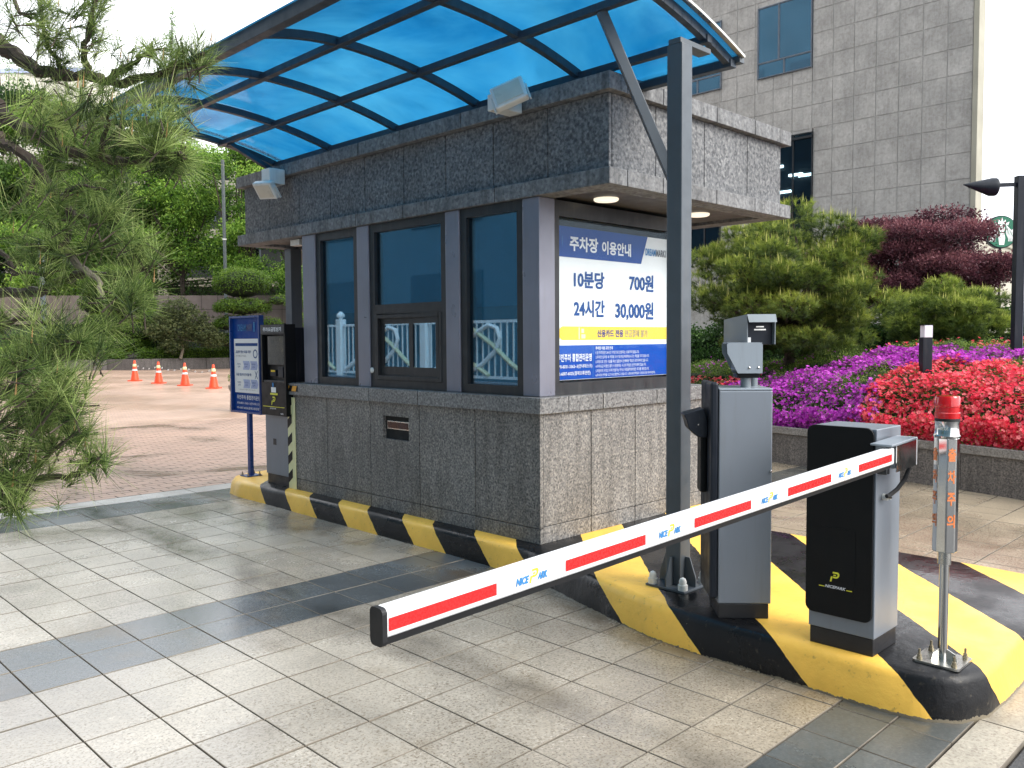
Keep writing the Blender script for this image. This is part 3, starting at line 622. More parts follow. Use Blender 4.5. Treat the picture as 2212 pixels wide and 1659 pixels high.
# roof
B('roof_core', 'joint', booth, .11, 2.26, -.50, 4.15, 2.42, 2.97, bevel=0)
def slab(x0, x1, y0, y1, z0, z1, mat, nm): return B(nm, mat, booth, x0, x1, y0, y1, z0, z1, bevel=.004)
for z0, z1, nm in ((2.36, 2.464, 'edge_stone'), (2.94, 3.049, 'coping_stone')):
    ys_ = [-.583, .45, 1.5, 2.15, 3.2, 4.236] if z0 < 2.5 else [-.583, .8, 2.1, 3.3, 4.236]
    for a, b in zip(ys_[:-1], ys_[1:]): slab(.02, .2, a+(J/2 if a > -.5 else 0), b-J/2, z0, z1, 'granite_band', nm); slab(2.184, 2.364, a+J/2, b-J/2, z0, z1, 'granite_band', nm)
    xs_ = [.204, .592, 1.25, 1.79, 2.18]
    for a, b in zip(xs_[:-1], xs_[1:]): slab(a+J/2, b-J/2, -.583, -.40, z0, z1, 'granite_band', nm); slab(a+J/2, b-J/2, 4.05, 4.236, z0, z1, 'granite_band', nm)
fy = [-.53, -.008, .52, 1.042, 1.559, 2.09, 2.617, 3.133, 3.684, 4.18]
for a, b in zip(fy[:-1], fy[1:]): slab(.08, .108, a+(J/2 if a > -.5 else 0), b-J/2, 2.466, 2.938, 'granite_rough', 'stone_panel'); slab(2.262, 2.29, a+J/2, b-J/2, 2.466, 2.938, 'granite_rough', 'stone_panel')
fx_ = [.11, .579, 1.167, 1.762, 2.26]
for a, b in zip(fx_[:-1], fx_[1:]): slab(a+J/2, b-J/2, -.53, -.502, 2.466, 2.938, 'granite_rough', 'stone_panel'); slab(a+J/2, b-J/2, 4.152, 4.18, 2.466, 2.938, 'granite_rough', 'stone_panel')
B('roof_top', 'granite_band', booth, .2, 2.18, -.39, 4.04, 2.972, 3.03, bevel=0)
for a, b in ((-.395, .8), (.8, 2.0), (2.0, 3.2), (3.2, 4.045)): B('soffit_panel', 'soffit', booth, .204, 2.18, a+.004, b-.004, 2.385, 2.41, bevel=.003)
for x, y_ in ((.586, -.1), (1.71, -.13), (1.15, 3.6), (.6, 3.6)):
    o = MB().lathe([(.001, 2.365), (.078, 2.365), (.088, 2.372), (.088, 2.384)], (x, y_), 24).build('downlight', 'downlight', booth, smooth=True)
B('support_column', 'steel_paint', booth, .50, .625, 4.02, 4.145, 0, 2.36, bevel=.004)
o = B('soffit_box', 'white_plastic', booth, .12, .2, 3.22, 3.38, 2.30, 2.355)
# floodlights
def flood(loc, yaw, pitch, roll, label, mount):
    t = thing('floodlight', loc, 0, label, 'floodlight', 'floodlights on the booth roof edge')
    R_ = Matrix.Rotation(yaw, 4, 'Z') @ Matrix.Rotation(pitch, 4, 'Y') @ Matrix.Rotation(roll, 4, 'X')
    def part(nm, mat, mb, bevel=.006):
        mb.v = [tuple(R_ @ Vector(v)) for v in mb.v]; return mb.build(nm, mat, t, local=True, bevel=bevel)
    part('housing', 'white_plastic', MB().box(-.03, .03, -.115, .115, -.085, .085), .012)
    part('lens', 'lamp_lens', MB().box(-.034, -.0295, -.092, .092, -.062, .062), 0)
    f = MB()
    for k in range(7): f.box(.03, .05, -.09+k*.03-.003, -.09+k*.03+.003, -.06, .06)
    part('cooling_fins', 'white_plastic', f, 0)
    part('bracket', 'white_plastic', MB().box(.0, .02, -.128, -.118, -.09, .03).box(.0, .02, .118, .128, -.09, .03), 0)
    MB().box(*mount).build('junction_box', 'white_plastic', t, local=True, bevel=.006)
    return t
flood((-.15, .12, 3.01), math.radians(28), math.radians(18), math.radians(-22), 'cream floodlight tilted up at the middle of the roof edge', (-.05, .16, .04, .16, -.09, .02))
flood((-.13, 3.36, 2.80), math.radians(12), math.radians(-38), math.radians(4), 'grey floodlight facing down above the left end of the roof', (-.02, .14, -.1, .05, .05, .19))
# ================================================================== CANOPY
S = 1.0455
def cv(x, y_, z): q = CAM+(np.array([x, y_, z])-CAM)*S; return q
def prof(x):
    return 3.192-(.13 if x > -1.2 else .27)*(x+1.2)**2
can = thing('canopy', (-.3, 1.0, 3.05), 0, 'blue translucent arched canopy on dark steel ribs above the booth', 'canopy')
RY = [-1.33, -.42, .506, 1.43, 2.36, 3.27]; PX = [-1.80, -1.22, -.61, -.085, .16]
xsr = np.linspace(-1.80, .16, 25)
for i, ry in enumerate(RY):
    mb = MB(); pts = [cv(x, ry, prof(x)-.0) for x in xsr]
    for a, b in zip(pts[:-1], pts[1:]):
        d = (b-a); mb.bar(a-d*.02, b+d*.02, .042, .05, up=(0, 0, 1))
    mb.build('rib', 'canopy_steel', can)
for k, x in enumerate(PX):
    a, b = cv(x, RY[0]-.03, prof(x)-.012), cv(x, RY[-1]+.03, prof(x)-.012)
    MB().bar(a, b, .06 if k in (0, 4) else .045, .075 if k == 0 else .045).build('purlin', 'canopy_steel', can, bevel=.003)
sh = MB(); ny = 24
ysr = np.linspace(RY[0]-.06, RY[-1]+.06, ny); xss = np.linspace(-1.84, .20, 33)
for i, x in enumerate(xss):
    for j, yv in enumerate(ysr): sh.v.append(tuple(cv(x, yv, prof(x)+.034)))
for i in range(len(xss)-1):
    for j in range(ny-1): a = i*ny+j; sh.f.append((a, a+1, a+ny+1, a+ny))
o = sh.build('roof_sheet', 'canopy_sheet', can, smooth=True); md = o.modifiers.new('thick', 'SOLIDIFY'); md.thickness = .004
for yv in (RY[0]-.065, RY[-1]+.065):
    mb = MB()
    for x0, x1 in zip(xss[:-1], xss[1:]): mb.bar(cv(x0, yv, prof(x0)+.036), cv(x1, yv, prof(x1)+.036), .03, .014)
    mb.build('edge_trim', 'chrome_dull', can)
MB().bar(cv(.20, RY[0]-.06, prof(.2)+.03), cv(.20, RY[-1]+.06, prof(.2)+.03), .05, .05).build('gutter', 'steel_paint', can, bevel=.003)
# left strut to the roof edge
pst = (-.15, -1.21)
MB().bar(cv(-.61, 3.12, prof(-.61)-.03), (.10, 3.60, 3.03), .04).build('strut', 'canopy_steel', can)
MB().bar((pst[0]-.0, pst[1]+.03, 2.25), cv(-.605, -1.03, prof(-.6)-.03), .045, .055).build('strut', 'steel_paint', can, bevel=.003)
B('post', 'steel_paint', can, pst[0]-.05, pst[0]+.05, pst[1]-.05, pst[1]+.05, .012, 3.0, bevel=.006)
B('bracket', 'steel_paint', can, pst[0]-.05, .10, pst[1]-.04, pst[1]+.04, 3.001, 3.03, bevel=.002)
B('base_plate', 'steel_paint', can, pst[0]-.13, pst[0]+.13, pst[1]-.13, pst[1]+.13, .0, .012, bevel=.002)
for dx, dy in ((1, 0), (-1, 0), (0, 1), (0, -1)):
    a = np.array([dx, dy, 0.]); b = np.array([-dy, dx, 0.]); o0 = np.array([pst[0], pst[1], .012])+a*.05
    MB().prism([(0, 0), (.07, 0), (.07, .05), (.03, .16), (0, .16)], o0, a, (0, 0, 1), b, -.004, .004).build('gusset', 'steel_paint', can)
for sx, sy in ((1, 1), (1, -1), (-1, 1), (-1, -1)):
    c_ = (pst[0]+sx*.1, pst[1]+sy*.1)
    MB().lathe([(.027, .012), (.027, .042), (.021, .043), (.021, .062), (.015, .076), (.003, .083)], c_, 12).build('bolt_cap', 'white_plastic', can, smooth=True)
# ================================================================== SIGN BOARD (left)
sb = thing('notice_sign', (.1, 4.22, 0), 0, 'blue framed notice board on a blue post at the island end', 'sign')
B('post', 'sign_frame_blue', sb, .085, .125, 4.195, 4.25, .01, .66, bevel=.003); B('base_plate', 'sign_frame_blue', sb, .02, .19, 4.14, 4.30, 0, .01)
for q in ((.04, 4.16), (.04, 4.28), (.17, 4.16), (.17, 4.28)): MB().lathe([(.012, .01), (.012, .022), (.006, .023), (.006, .045)], q, 8).build('bolt', 'bolt_brass', sb)
fr = MB(); y0, y1, z0, z1 = 3.93, 4.56, .65, 1.655
B('backing', 'sign_blue', sb, .10, .11, y0+.02, y1-.02, z0+.02, z1-.02, bevel=0)
fr.box(.07, .125, y0, y0+.02, z0, z1); fr.box(.07, .125, y1-.02, y1, z0, z1); fr.box(.07, .125, y0+.02, y1-.02, z0, z0+.02); fr.box(.07, .125, y0+.02, y1-.02, z1-.02, z1)
fr.build('frame', 'sign_frame_blue', sb)
nb = MB().box(.092, .098, 3.975, 4.50, .86, 1.42).build('notice', 'sign_white', sb)
NA, NU = (0, -1, 0), (0, 0, 1)
def N(pts, mat, x=.0905, par=None): return flat([(p[0], p[1]) for p in pts], (x, 4.56, 0), NA, NU, mat, par or nb, 'print')
def NT(s, u0, u1, z0, z1, mat, x=.0895, bold=.02, par=None): return text(s, (x, 4.56-u0, z0), NA, NU, u1-u0, z1-z0, mat, par or nb, bold)
bk = bpy.data.objects['backing']
NT('DREAM', .14, .31, 1.50, 1.57, 'text_sky', .096, par=bk); NT('MARK', .33, .45, 1.50, 1.57, 'sign_frame_blue', .096, par=bk); NT('1', .47, .5, 1.49, 1.59, 'text_sky', .096, par=bk)
N([(.09, 1.345), (.56, 1.345), (.56, 1.375), (.09, 1.375)], 'text_blue')
NT('요금이 정산 되을 차량!', .1, .42, 1.27, 1.30, 'text_blue'); NT('(사전정산기이용)', .1, .32, 1.23, 1.25, 'text_grey', bold=0)
ringm = MB(); ringn = 20
for i in range(ringn):
    t = 2*math.pi*i/ringn
    for r_ in (.034, .045): ringm.v.append((.0895, 4.56-.51-r_*math.cos(t)*1.0, 1.265+r_*math.sin(t)))
for i in range(ringn): a = 2*i; b = 2*((i+1) % ringn); ringm.f.append((a, a+1, b+1, b))
ringm.build('print', 'text_blue', nb)
for zc in (1.145, .955):
    for k, mt in enumerate(('sign_white', 'sign_pale', 'sign_pale')):
        u0 = .09+k*.155
        if k: N([(u0, zc-.045), (u0+.135, zc-.045), (u0+.155, zc), (u0+.135, zc+.045), (u0, zc+.045), (u0+.02, zc)], mt)
        NT('차량번호' if k != 1 else '주차요금', u0+.03, u0+.11, zc+.003, zc+.022, 'text_blue', bold=.0); NT('입력', u0+.045, u0+.095, zc-.024, zc-.006, 'text_blue', bold=0)
NT('요금 정산이 안 되을 때!', .1, .42, 1.035, 1.065, 'text_blue')
for s_ in (1, -1): N([(.49, 1.05-s_*.04), (.5, 1.05-s_*.04), (.55, 1.05+s_*.04), (.54, 1.05+s_*.04)], 'text_blue')
NT('* 요금 정산 후 출차 부탁 드립니다', .14, .5, .888, .9, 'text_grey', bold=0); NT('무인주차 통합관리운영', .09, .58, .79, .835, 'text_white', .096, par=bk)
NT('070-8031-3362~3(안내데스크)', .09, .58, .735, .765, 'text_white', .096, .01, bk); NT('02-6007-6025(결제오류관련)', .09, .57, .685, .715, 'text_white', .096, .01, bk)
# ================================================================== PAYMENT KIOSK
kk = thing('payment_kiosk', (.1, 3.47, 0), 0, 'black and grey parking payment machine beside the blue notice board', 'payment kiosk')
B('plinth', 'plinth_black', kk, .01, .25, 3.285, 3.70, 0, .098); B('pedestal', 'machine_gray', kk, 0, .27, 3.27, 3.705, .099, .75, bevel=.004)
hd = MB(); X0, X1, Y0, Y1 = -.06, .05, 3.2, 3.66
hd.box(X0+.05, X1, Y0, Y1, .685, 1.552)
hd.box(X0, X0+.05, Y0, Y0+.03, .685, 1.552); hd.box(X0, X0+.05, Y1-.03, Y1, .685, 1.552); hd.box(X0, X0+.05, Y0+.03, Y1-.03, 1.455, 1.552); hd.box(X0, X0+.05, Y0+.03, Y1-.03, .685, 1.0)
hb = hd.build('head', 'machine_black', kk)
B('back_cabinet', 'machine_navy', kk, .052, .29, 3.36, 3.64, .752, 1.525, bevel=.004)
B('latch', 'machine_black', kk, .12, .145, 3.35, 3.362, 1.19, 1.35)
B('header', 'frame_dark', kk, X0-.004, X0-.001, Y0+.01, Y1-.01, 1.465, 1.545); text('주차요금정산기', (X0-.006, Y1-.06, 1.485), NA, NU, .34, .042, 'text_white', kk, .03)
B('screen', 'glass_dark', kk, X0+.03, X0+.045, Y0+.05, Y1-.05, 1.17, 1.44, bevel=0)
B('shelf', 'frame_dark', kk, X0+.005, X0+.048, Y0+.032, Y1-.032, 1.0, 1.02)
B('card_slot', 'machine_navy', kk, X0+.02, X0+.045, 3.42, 3.52, 1.06, 1.12); B('card_slot', 'machine_navy', kk, X0+.01, X0+.045, 3.27, 3.36, 1.05, 1.15)
B('slot_light', 'yellow_print', kk, X0+.015, X0+.02, 3.43, 3.50, 1.10, 1.118, bevel=0)
flat([(0, 0), (.09, 0), (.09, .05), (0, .05)], (X0-.003, 3.47, .905), NA, NU, 'sign_white', kk, 'receipt_slot'); flat([(0, 0), (.14, 0), (.14, .018), (0, .018)], (X0-.003, 3.49, .882), NA, NU, 'text_yellow', kk, 'print')
flat(rrect(0, .03, 0, .045, .014), (X0-.003, 3.45, .955), NA, NU, 'text_sky', kk, 'print')
flat([(0, 0), (.40, 0), (.40, .006), (0, .006)], (X0-.003, 3.63, .765), NA, NU, 'text_yellow', kk, 'print')
def plogo(o, a, u, s, mat, par, x=0):
    """slanted letter P cut in two, as on the barrier"""
    o, a, u = (np.array(q, float) for q in (o, a, u)); mb = MB()
    def poly(pts): mb.add([o+a*(p[0]+.25*p[1])*s+u*p[1]*s for p in pts], [tuple(range(len(pts)))])
    poly([(0, 0), (.16, 0), (.16, .5), (0, .5)]); arc = [(.48+.27*math.cos(t), .66+.3*math.sin(t)) for t in np.linspace(-math.pi/2, math.pi/2, 9)]; arci = [(.46+.12*math.cos(t), .66+.14*math.sin(t)) for t in np.linspace(-math.pi/2, math.pi/2, 9)]
    for i in range(8): poly([arc[i], arc[i+1], arci[i+1], arci[i]])
    poly([(.2, .36), (.48, .36), (.46, .52), (.2, .52)]); poly([(.06, .80), (.46, .80), (.48, .96), (.06, .96)]); poly([(.2, .58), (.44, .58), (.44, .70), (.2, .70)])
    return mb.build('logo', mat, par)
plogo((X0-.004, 3.47, .785), NA, NU, .085, 'text_yellow', kk); text('NICEPARK', (X0-.004, 3.50, .745), NA, NU, .12, .014, 'text_white', kk, .01, .3); text('NICE', (X0-.004, 3.30, .70), NA, NU, .05, .015, 'text_white', kk, .02)
flat([(0, 0), (.06, 0), (.06, .06), (0, .06)], (-.002, 3.56, .39), NA, NU, 'frame_dark', kk, 'keyhole_plate')
# ================================================================== LPR CABINET
ca = math.atan2(-.741, .672); cab = thing('ticket_cabinet', (-.42+.741*.13, -1.78+.672*.13, 0), ca, 'tall grey equipment cabinet with black front and hood beside the canopy post', 'equipment cabinet')
def CP(nm, mat, *b, bevel=.004, **k): return MB().box(*b).build(nm, mat, cab, local=True, bevel=bevel, **k)
CP('plinth', 'plinth_black', -.12, .125, -.125, .14, 0, .075); CP('body', 'machine_gray', -.125, .135, -.13, .15, .076, 1.138, bevel=.006)
CP('lid', 'machine_light', -.125, .135, -.128, .15, 1.1385, 1.150, bevel=.004)
CP('front_panel', 'machine_navy', -.167, -.127, -.13, .15, .10, 1.18, bevel=.012)
CP('card_reader', 'machine_black', -.20, -.168, -.04, .06, .62, .95, bevel=.006)
h = MB().prism([(-.168, .98), (-.168, .90), (-.215, .90), (-.262, .945), (-.272, .985), (-.285, 1.01), (-.282, 1.018), (-.185, 1.045), (-.18, 1.03)], (0, 0, 0), (1, 0, 0), (0, 0, 1), (0, 1, 0), -.06, .07)
hood = h.build('reader_hood', 'machine_navy', cab, local=True, bevel=.004)
MB().lathe([(.001, 0), (.006, 0), (.004, .004)], n=8).build('screw', 'chrome', hood, local=True); q = bpy.data.objects['screw']; q.rotation_euler = (math.pi/2, 0, 0); q.location = (-.215, -.0615, .965)
MB().lathe([(.001, 0), (.008, 0), (.005, .006)], n=8).build('lock', 'chrome', cab, local=True, loc=None); q = bpy.data.objects['lock']; q.rotation_euler = (math.pi/2, 0, 0); q.location = (.128, -.131, .74)
# cameras on the cabinet
c1 = MB().prism([(-.065, 1.365), (-.062, 1.30), (-.03, 1.222), (.085, 1.222), (.095, 1.23), (.095, 1.372), (-.05, 1.372)], (0, 0, 0), (1, 0, 0), (0, 0, 1), (0, 1, 0), -.13, -.126)
def camera_thing(nm, loc, rz, label):
    return thing(nm, loc, rz, label, 'camera', 'cameras standing on the grey cabinet')
A_ = Matrix.Translation(cab.location) @ Matrix.Rotation(ca, 4, 'Z')
ct = camera_thing('lighting_unit', tuple(A_ @ Vector((.035, -.03, 1.15))), ca, 'small pale grey hooded unit with two screws, lower of two on the cabinet')
MB().lathe([(.026, 0), (.026, .05)], (-.01, 0), 20).build('stand_pipe', 'camera_gray', ct, local=True, smooth=True)
MB().box(-.06, .05, -.035, .06, .048, .072).build('mounting_base', 'machine_black', ct, local=True, bevel=.003)
hp = [(-.115, .215), (-.10, .225), (.045, .225), (.06, .215), (.06, .072), (-.06, .072), (-.09, .13), (-.112, .17)]
MB().prism(hp, (0, 0, 0), (1, 0, 0), (0, 0, 1), (0, 1, 0), -.055, -.051).build('side_plate', 'machine_light', ct, local=True)
MB().prism(hp, (0, 0, 0), (1, 0, 0), (0, 0, 1), (0, 1, 0), .076, .08).build('side_plate', 'machine_light', ct, local=True)
MB().box(-.112, .058, -.0505, .0755, .219, .2235).build('top_plate', 'machine_light', ct, local=True, bevel=.001)
MB().box(-.07, .055, -.045, .07, .085, .205).build('lamp_body', 'camera_gray', ct, local=True, bevel=.004)
for x in (-.005, .04): o = MB().lathe([(.006, -.0), (.005, .004), (.001, .006)], n=8).build('screw', 'chrome', ct, local=True); o.rotation_euler = (math.pi/2, 0, 0); o.location = (x, -.0552, .1)
# second camera, hood opening turned to the right
c2 = camera_thing('plate_camera', tuple(A_ @ Vector((.09, .06, 1.15))), ca+math.radians(6), 'dark grey hooded number plate camera, higher of two on the cabinet')
MB().lathe([(.022, 0), (.022, .2)], (0, .02), 20).build('stand_pipe', 'camera_gray', c2, local=True, smooth=True)
def wedge(y0, y1, x0, x1, z0, z1, sx, t=.004):
    """open ended sleeve from front y0 to back y1, the back shifted left and lower"""
    f = [(x0, y0, z0), (x1, y0, z0), (x1, y0, z1), (x0, y0, z1)]; g = [(x0+sx, y1, z0+.006), (x1+sx, y1, z0+.006), (x1+sx, y1, z1-.02), (x0+sx, y1, z1-.02)]
    return f+g
V = wedge(-.10, .22, -.075, .07, .215, .365, -.02)
mb = MB(); mb.add(V, [(0, 3, 7, 4), (1, 5, 6, 2), (3, 2, 6, 7), (4, 5, 6, 7)]); o = mb.build('hood', 'camera_gray', c2, local=True); o.modifiers.new('t', 'SOLIDIFY').thickness = .005
MB().box(-.068, .063, -.07, .19, .212, .34).build('housing', 'machine_navy', c2, local=True, bevel=.004)
MB().add([(-.075, -.10, .365), (.07, -.10, .365), (.068, -.125, .325), (-.073, -.125, .325)], [(0, 1, 2, 3)]).build('visor', 'camera_gray', c2, local=True)
MB().box(-.03, .03, -.073, -.0705, .285, .292).box(-.02, .02, -.073, -.0705, .30, .306).build('vent_slot', 'chrome_dull', c2, local=True)
MB().box(-.075, -.048, -.078, -.0715, .22, .25).build('label_plate', 'white_paint', c2, local=True)
# ================================================================== BARRIER GATE
bg_ = thing('barrier_gate', (-.36, -2.305, 0), 0, 'barrier machine with black front panel and lowered white and red arm', 'barrier')
B('plinth', 'plinth_black', bg_, -.487, -.232, -2.45, -2.16, 0, .078, bevel=.004); B('housing', 'machine_gray', bg_, -.492, -.227, -2.455, -2.155, .079, 1.0, bevel=.004)
fp = MB().prism(rrect(2.146, 2.448, .15, 1.005, .035, corners=(1, 1, 1, 1)), (0, 0, 0), (0, -1, 0), (0, 0, 1), (-1, 0, 0), .4925, .508).build('front_panel', 'machine_black', bg_, bevel=.003)
MB().prism(rrect(2.215, 2.375, .26, .55, .008, 3), (0, 0, 0), (0, -1, 0), (0, 0, 1), (-1, 0, 0), .5082, .5094).build('door', 'machine_black', fp)
PO = lambda y_, z: (-.5102, y_, z)
plogo(PO(-2.262, .305), NA, NU, .048, 'text_yellow', fp); text('NICEPARK', PO(-2.24, .275), NA, NU, .096, .0135, 'text_white', fp, .02, .3)
for y_ in (-2.212, -2.338): flat([(0, 0), (.026, 0), (.026, .004), (0, .004)], PO(y_, .276), NA, NU, 'text_yellow', fp)
# arm
def armpt(x): t = (x+3.199)/2.65; return .779+t*(.852-.779), .854+t*(.936-.854)
mb = MB(); YA, YB = -2.55, -2.512
def ring(x):
    zb, zt = armpt(x); r = .009; zb += .012
    pr = rrect(YA, YB, zb, zt, r, 4); return [(x, p[0], p[1]) for p in pr]
ra, rb = ring(-3.164), ring(-.55); k = len(ra); mb.add(ra+rb, [(i, (i+1) % k, k+(i+1) % k, k+i) for i in range(k)]+[tuple(range(k)), tuple(range(k, 2*k))[::-1]])
arm = mb.build('arm', 'white_paint', bg_, smooth=True)
mb = MB(); za, zt = armpt(-3.164); zb2, _ = armpt(-.55)
mb.add([(-3.164, YA+.010, za-.004), (-3.164, YB-.010, za-.004), (-3.164, YB-.010, za+.0125), (-3.164, YA+.007, za+.0125), (-.56, YA+.012, zb2-.004), (-.56, YB-.012, zb2-.004), (-.56, YB-.012, zb2+.0125), (-.56, YA+.008, zb2+.0125)],
       [(0, 1, 2, 3), (4, 7, 6, 5), (0, 4, 5, 1), (1, 5, 6, 2), (2, 6, 7, 3), (3, 7, 4, 0)]); mb.build('rubber_edge', 'rubber', arm)
mb = MB(); ecp = rrect(YA-.003, YB+.003, za-.004, zt+.001, .012, 4); mb.prism(ecp, (0, 0, 0), (0, 1, 0), (0, 0, 1), (-1, 0, 0), 3.162, 3.174); mb.build('end_cap', 'rubber', arm)
def aq(x0, x1, f0, f1, mat, nm='reflector'):
    q = []
    for x, f in ((x0, f0), (x1, f0), (x1, f1), (x0, f1)): zb, zt = armpt(x); q.append((x, YA-.0015, zb+(zt-zb)*f))
    return MB().add(q, [(0, 1, 2, 3)]).build(nm, mat, arm)
for x0, x1 in ((-3.157, -2.853), (-2.615, -2.285), (-2.043, -1.718), (-1.47, -1.14), (-.898, -.575)): aq(x0, x1, .36, .72, 'red_reflect')
sl_ = (armpt(-1)[0]-armpt(-2)[0]); AD = np.array([1, 0, sl_]); AD /= np.linalg.norm(AD)
for xc in (-2.735, -2.168, -1.596, -1.022):
    zb, zt = armpt(xc); z0 = zb+(zt-zb)*.42; u = (0, 0, 1)
    text('NICE', (xc-.055, YA-.0015, z0-.003), AD, u, .044, .019, 'text_sky', arm, .05, .25); text('ARK', (xc+.018, YA-.0015, z0-.001), AD, u, .036, .018, 'text_sky', arm, .05, .25)
    plogo((xc-.010, YA-.0015, z0-.004), AD, u, .034, 'yellow_print', arm); flat([(0, 0), (.045, 0), (.045, .002), (0, .002)], (xc-.05, YA-.0015, z0+.022), AD, u, 'sign_pale', arm)
MB().prism([(-.545, .832), (-.33, .84), (-.33, .95), (-.545, .943)], (0, 0, 0), (1, 0, 0), (0, 0, 1), (0, -1, 0), 2.556, 2.560).build('bracket_plate', 'chrome', bg_)
MB().prism([(-.60, .9435), (-.545, .9435), (-.325, .952), (-.325, .962), (-.60, .952)], (0, 0, 0), (1, 0, 0), (0, 0, 1), (0, -1, 0), 2.47, 2.56).build('bracket_top', 'machine_light', bg_, bevel=.002)
B('arm_socket', 'machine_light', bg_, -.54, -.335, -2.55, -2.47, .845, .943, bevel=.004); B('bracket_edge', 'white_paint', bg_, -.329, -.316, -2.56, -2.47, .84, .962, bevel=.003)
B('pivot', 'frame_dark', bg_, -.42, -.34, -2.472, -2.456, .86, .93)
for x in (-.60, -.575): B('clamp_bolt', 'frame_dark', bg_, x, x+.012, -2.54, -2.50, .825, .852)
cp = [(-.325, -2.53, .86), (-.33, -2.53, .82), (-.35, -2.52, .775), (-.39, -2.505, .735), (-.44, -2.49, .712), (-.455, -2.485, .71)]
MB().tube(cp, .0095, 8).build('cable', 'rubber', bg_, smooth=True); MB().tube([(-.42, -2.456, .70), (-.42, -2.478, .70)], .014, 10).tube([(-.42, -2.478, .70), (-.42, -2.49, .70)], .009, 10).build('cable_gland', 'white_plastic', bg_, smooth=True)
MB().tube([(-.42, -2.49, .70), (-.43, -2.495, .702), (-.45, -2.487, .708)], .005, 8).build('cable_core', 'rubber', bg_, smooth=True)
# ================================================================== ALARM BOLLARD
bx, by = -.32, -2.68
ab = thing('warning_light_post', (bx, by, 0), 0, 'chrome post with red beacon and orange vertical lettering at the island tip', 'warning post')
def L_(mb, nm, mat, **k): return mb.build(nm, mat, ab, local=True, **k)
L_(MB().prism(rrect(-.095, .095, -.095, .095, .02), (0, 0, 0), (1, 0, 0), (0, 1, 0), (0, 0, 1), .002, .012), 'base_plate', 'chrome_dull')
for sx in (-1, 1):
    for sy in (-1, 1): L_(MB().lathe([(.012, .012), (.012, .02), (.009, .021), (.009, .032), (.005, .033), (.005, .055)], (sx*.07, sy*.07), 8), 'anchor_bolt', 'bolt_brass')
L_(MB().lathe([(.019, .012), (.019, .49)], n=24), 'pole', 'chrome', smooth=True); L_(MB().lathe([(.026, .425), (.026, .485)], n=24), 'collar', 'chrome_dull', smooth=True)
for a in range(3):
    t = 2*math.pi*a/3+.5; d = np.array([math.cos(t), math.sin(t), 0]); L_(MB().prism([(0.018, 0), (.06, 0), (.05, .03), (.018, .045)], (0, 0, .012), d, (0, 0, 1), np.cross(d, (0, 0, 1)), -.003, .003), 'gusset', 'chrome_dull')
L_(MB().prism([(.05*math.cos(t), .05*math.sin(t)) for t in [math.radians(22.5+45*i) for i in range(8)]], (0, 0, 0), (1, 0, 0), (0, 1, 0), (0, 0, 1), .48, .97), 'head', 'chrome', bevel=.004)
L_(MB().lathe([(.052, .97), (.053, .978), (.049, .985), (.048, 1.032), (.05, 1.04)], n=28), 'neck', 'chrome', smooth=True)
L_(MB().lathe([(.0495, 1.0401), (.0495, 1.052)], n=28), 'seal', 'rubber', smooth=True)
L_(MB().lathe([(.049, 1.0521), (.050, 1.075), (.0475, 1.078), (.0475, 1.10), (.05, 1.103), (.049, 1.14), (.045, 1.147)], n=32), 'beacon', 'red_lens', smooth=True)
for ang in (225, 135):
    for i, s_ in enumerate('출차주의'):
        t = math.radians(ang); nn = np.array([math.cos(t), math.sin(t), 0]); aa = np.array([-math.sin(t), math.cos(t), 0])
        # snap onto an octagon face
        kf = round((ang)/45)*45; t = math.radians(kf); nn = np.array([math.cos(t), math.sin(t), 0]); aa = np.array([-math.sin(t), math.cos(t), 0]); rr = .05*math.cos(math.radians(22.5))+.002
        v, f, sz = text_mesh(s_, .03); z0 = .872-i*.094; w_ = .034
        MB().add([nn*rr+aa*(x-.5)*w_+np.array([0, 0, z0+yv*.056]) for x, yv in v], f).build('lettering', 'text_orange', ab, local=True)
# ================================================================== RIGHT: planter wall, azaleas, pines
wl = [(4.3, -6.0), (4.75, -3.2), (5.07, -1.63), (5.24, -1.0), (5.40, -.3), (5.53, .55), (5.70, 1.37), (5.95, 2.6), (6.2, 4.5), (6.35, 7), (6.4, 10), (6.4, 13)]
pw = thing('planter_wall', (5.4, -.3, gz(-.3)), 0, 'low dark granite planter wall in front of the azaleas', 'wall')
MB().add(sum([[(x+.04, y_, gz(y_)-.05), (x+.2, y_, gz(y_)-.05), (x+.2, y_, .2), (x+.04, y_, .2)] for x, y_ in wl], []), [(4*i+a, 4*i+(a+1) % 4, 4*(i+1)+(a+1) % 4, 4*(i+1)+a) for i in range(len(wl)-1) for a in range(4)]).build('wall_core', 'joint', pw)
def along(P_, step):
    out = [np.array(P_[0], float)]; 
    for a, b in zip(P_[:-1], P_[1:]):
        a, b = np.array(a, float), np.array(b, float); k = max(1, round(np.linalg.norm(b-a)/step))
        for j in range(1, k+1): out.append(a+(b-a)*j/k)
    return out
wp = along(wl, .62)
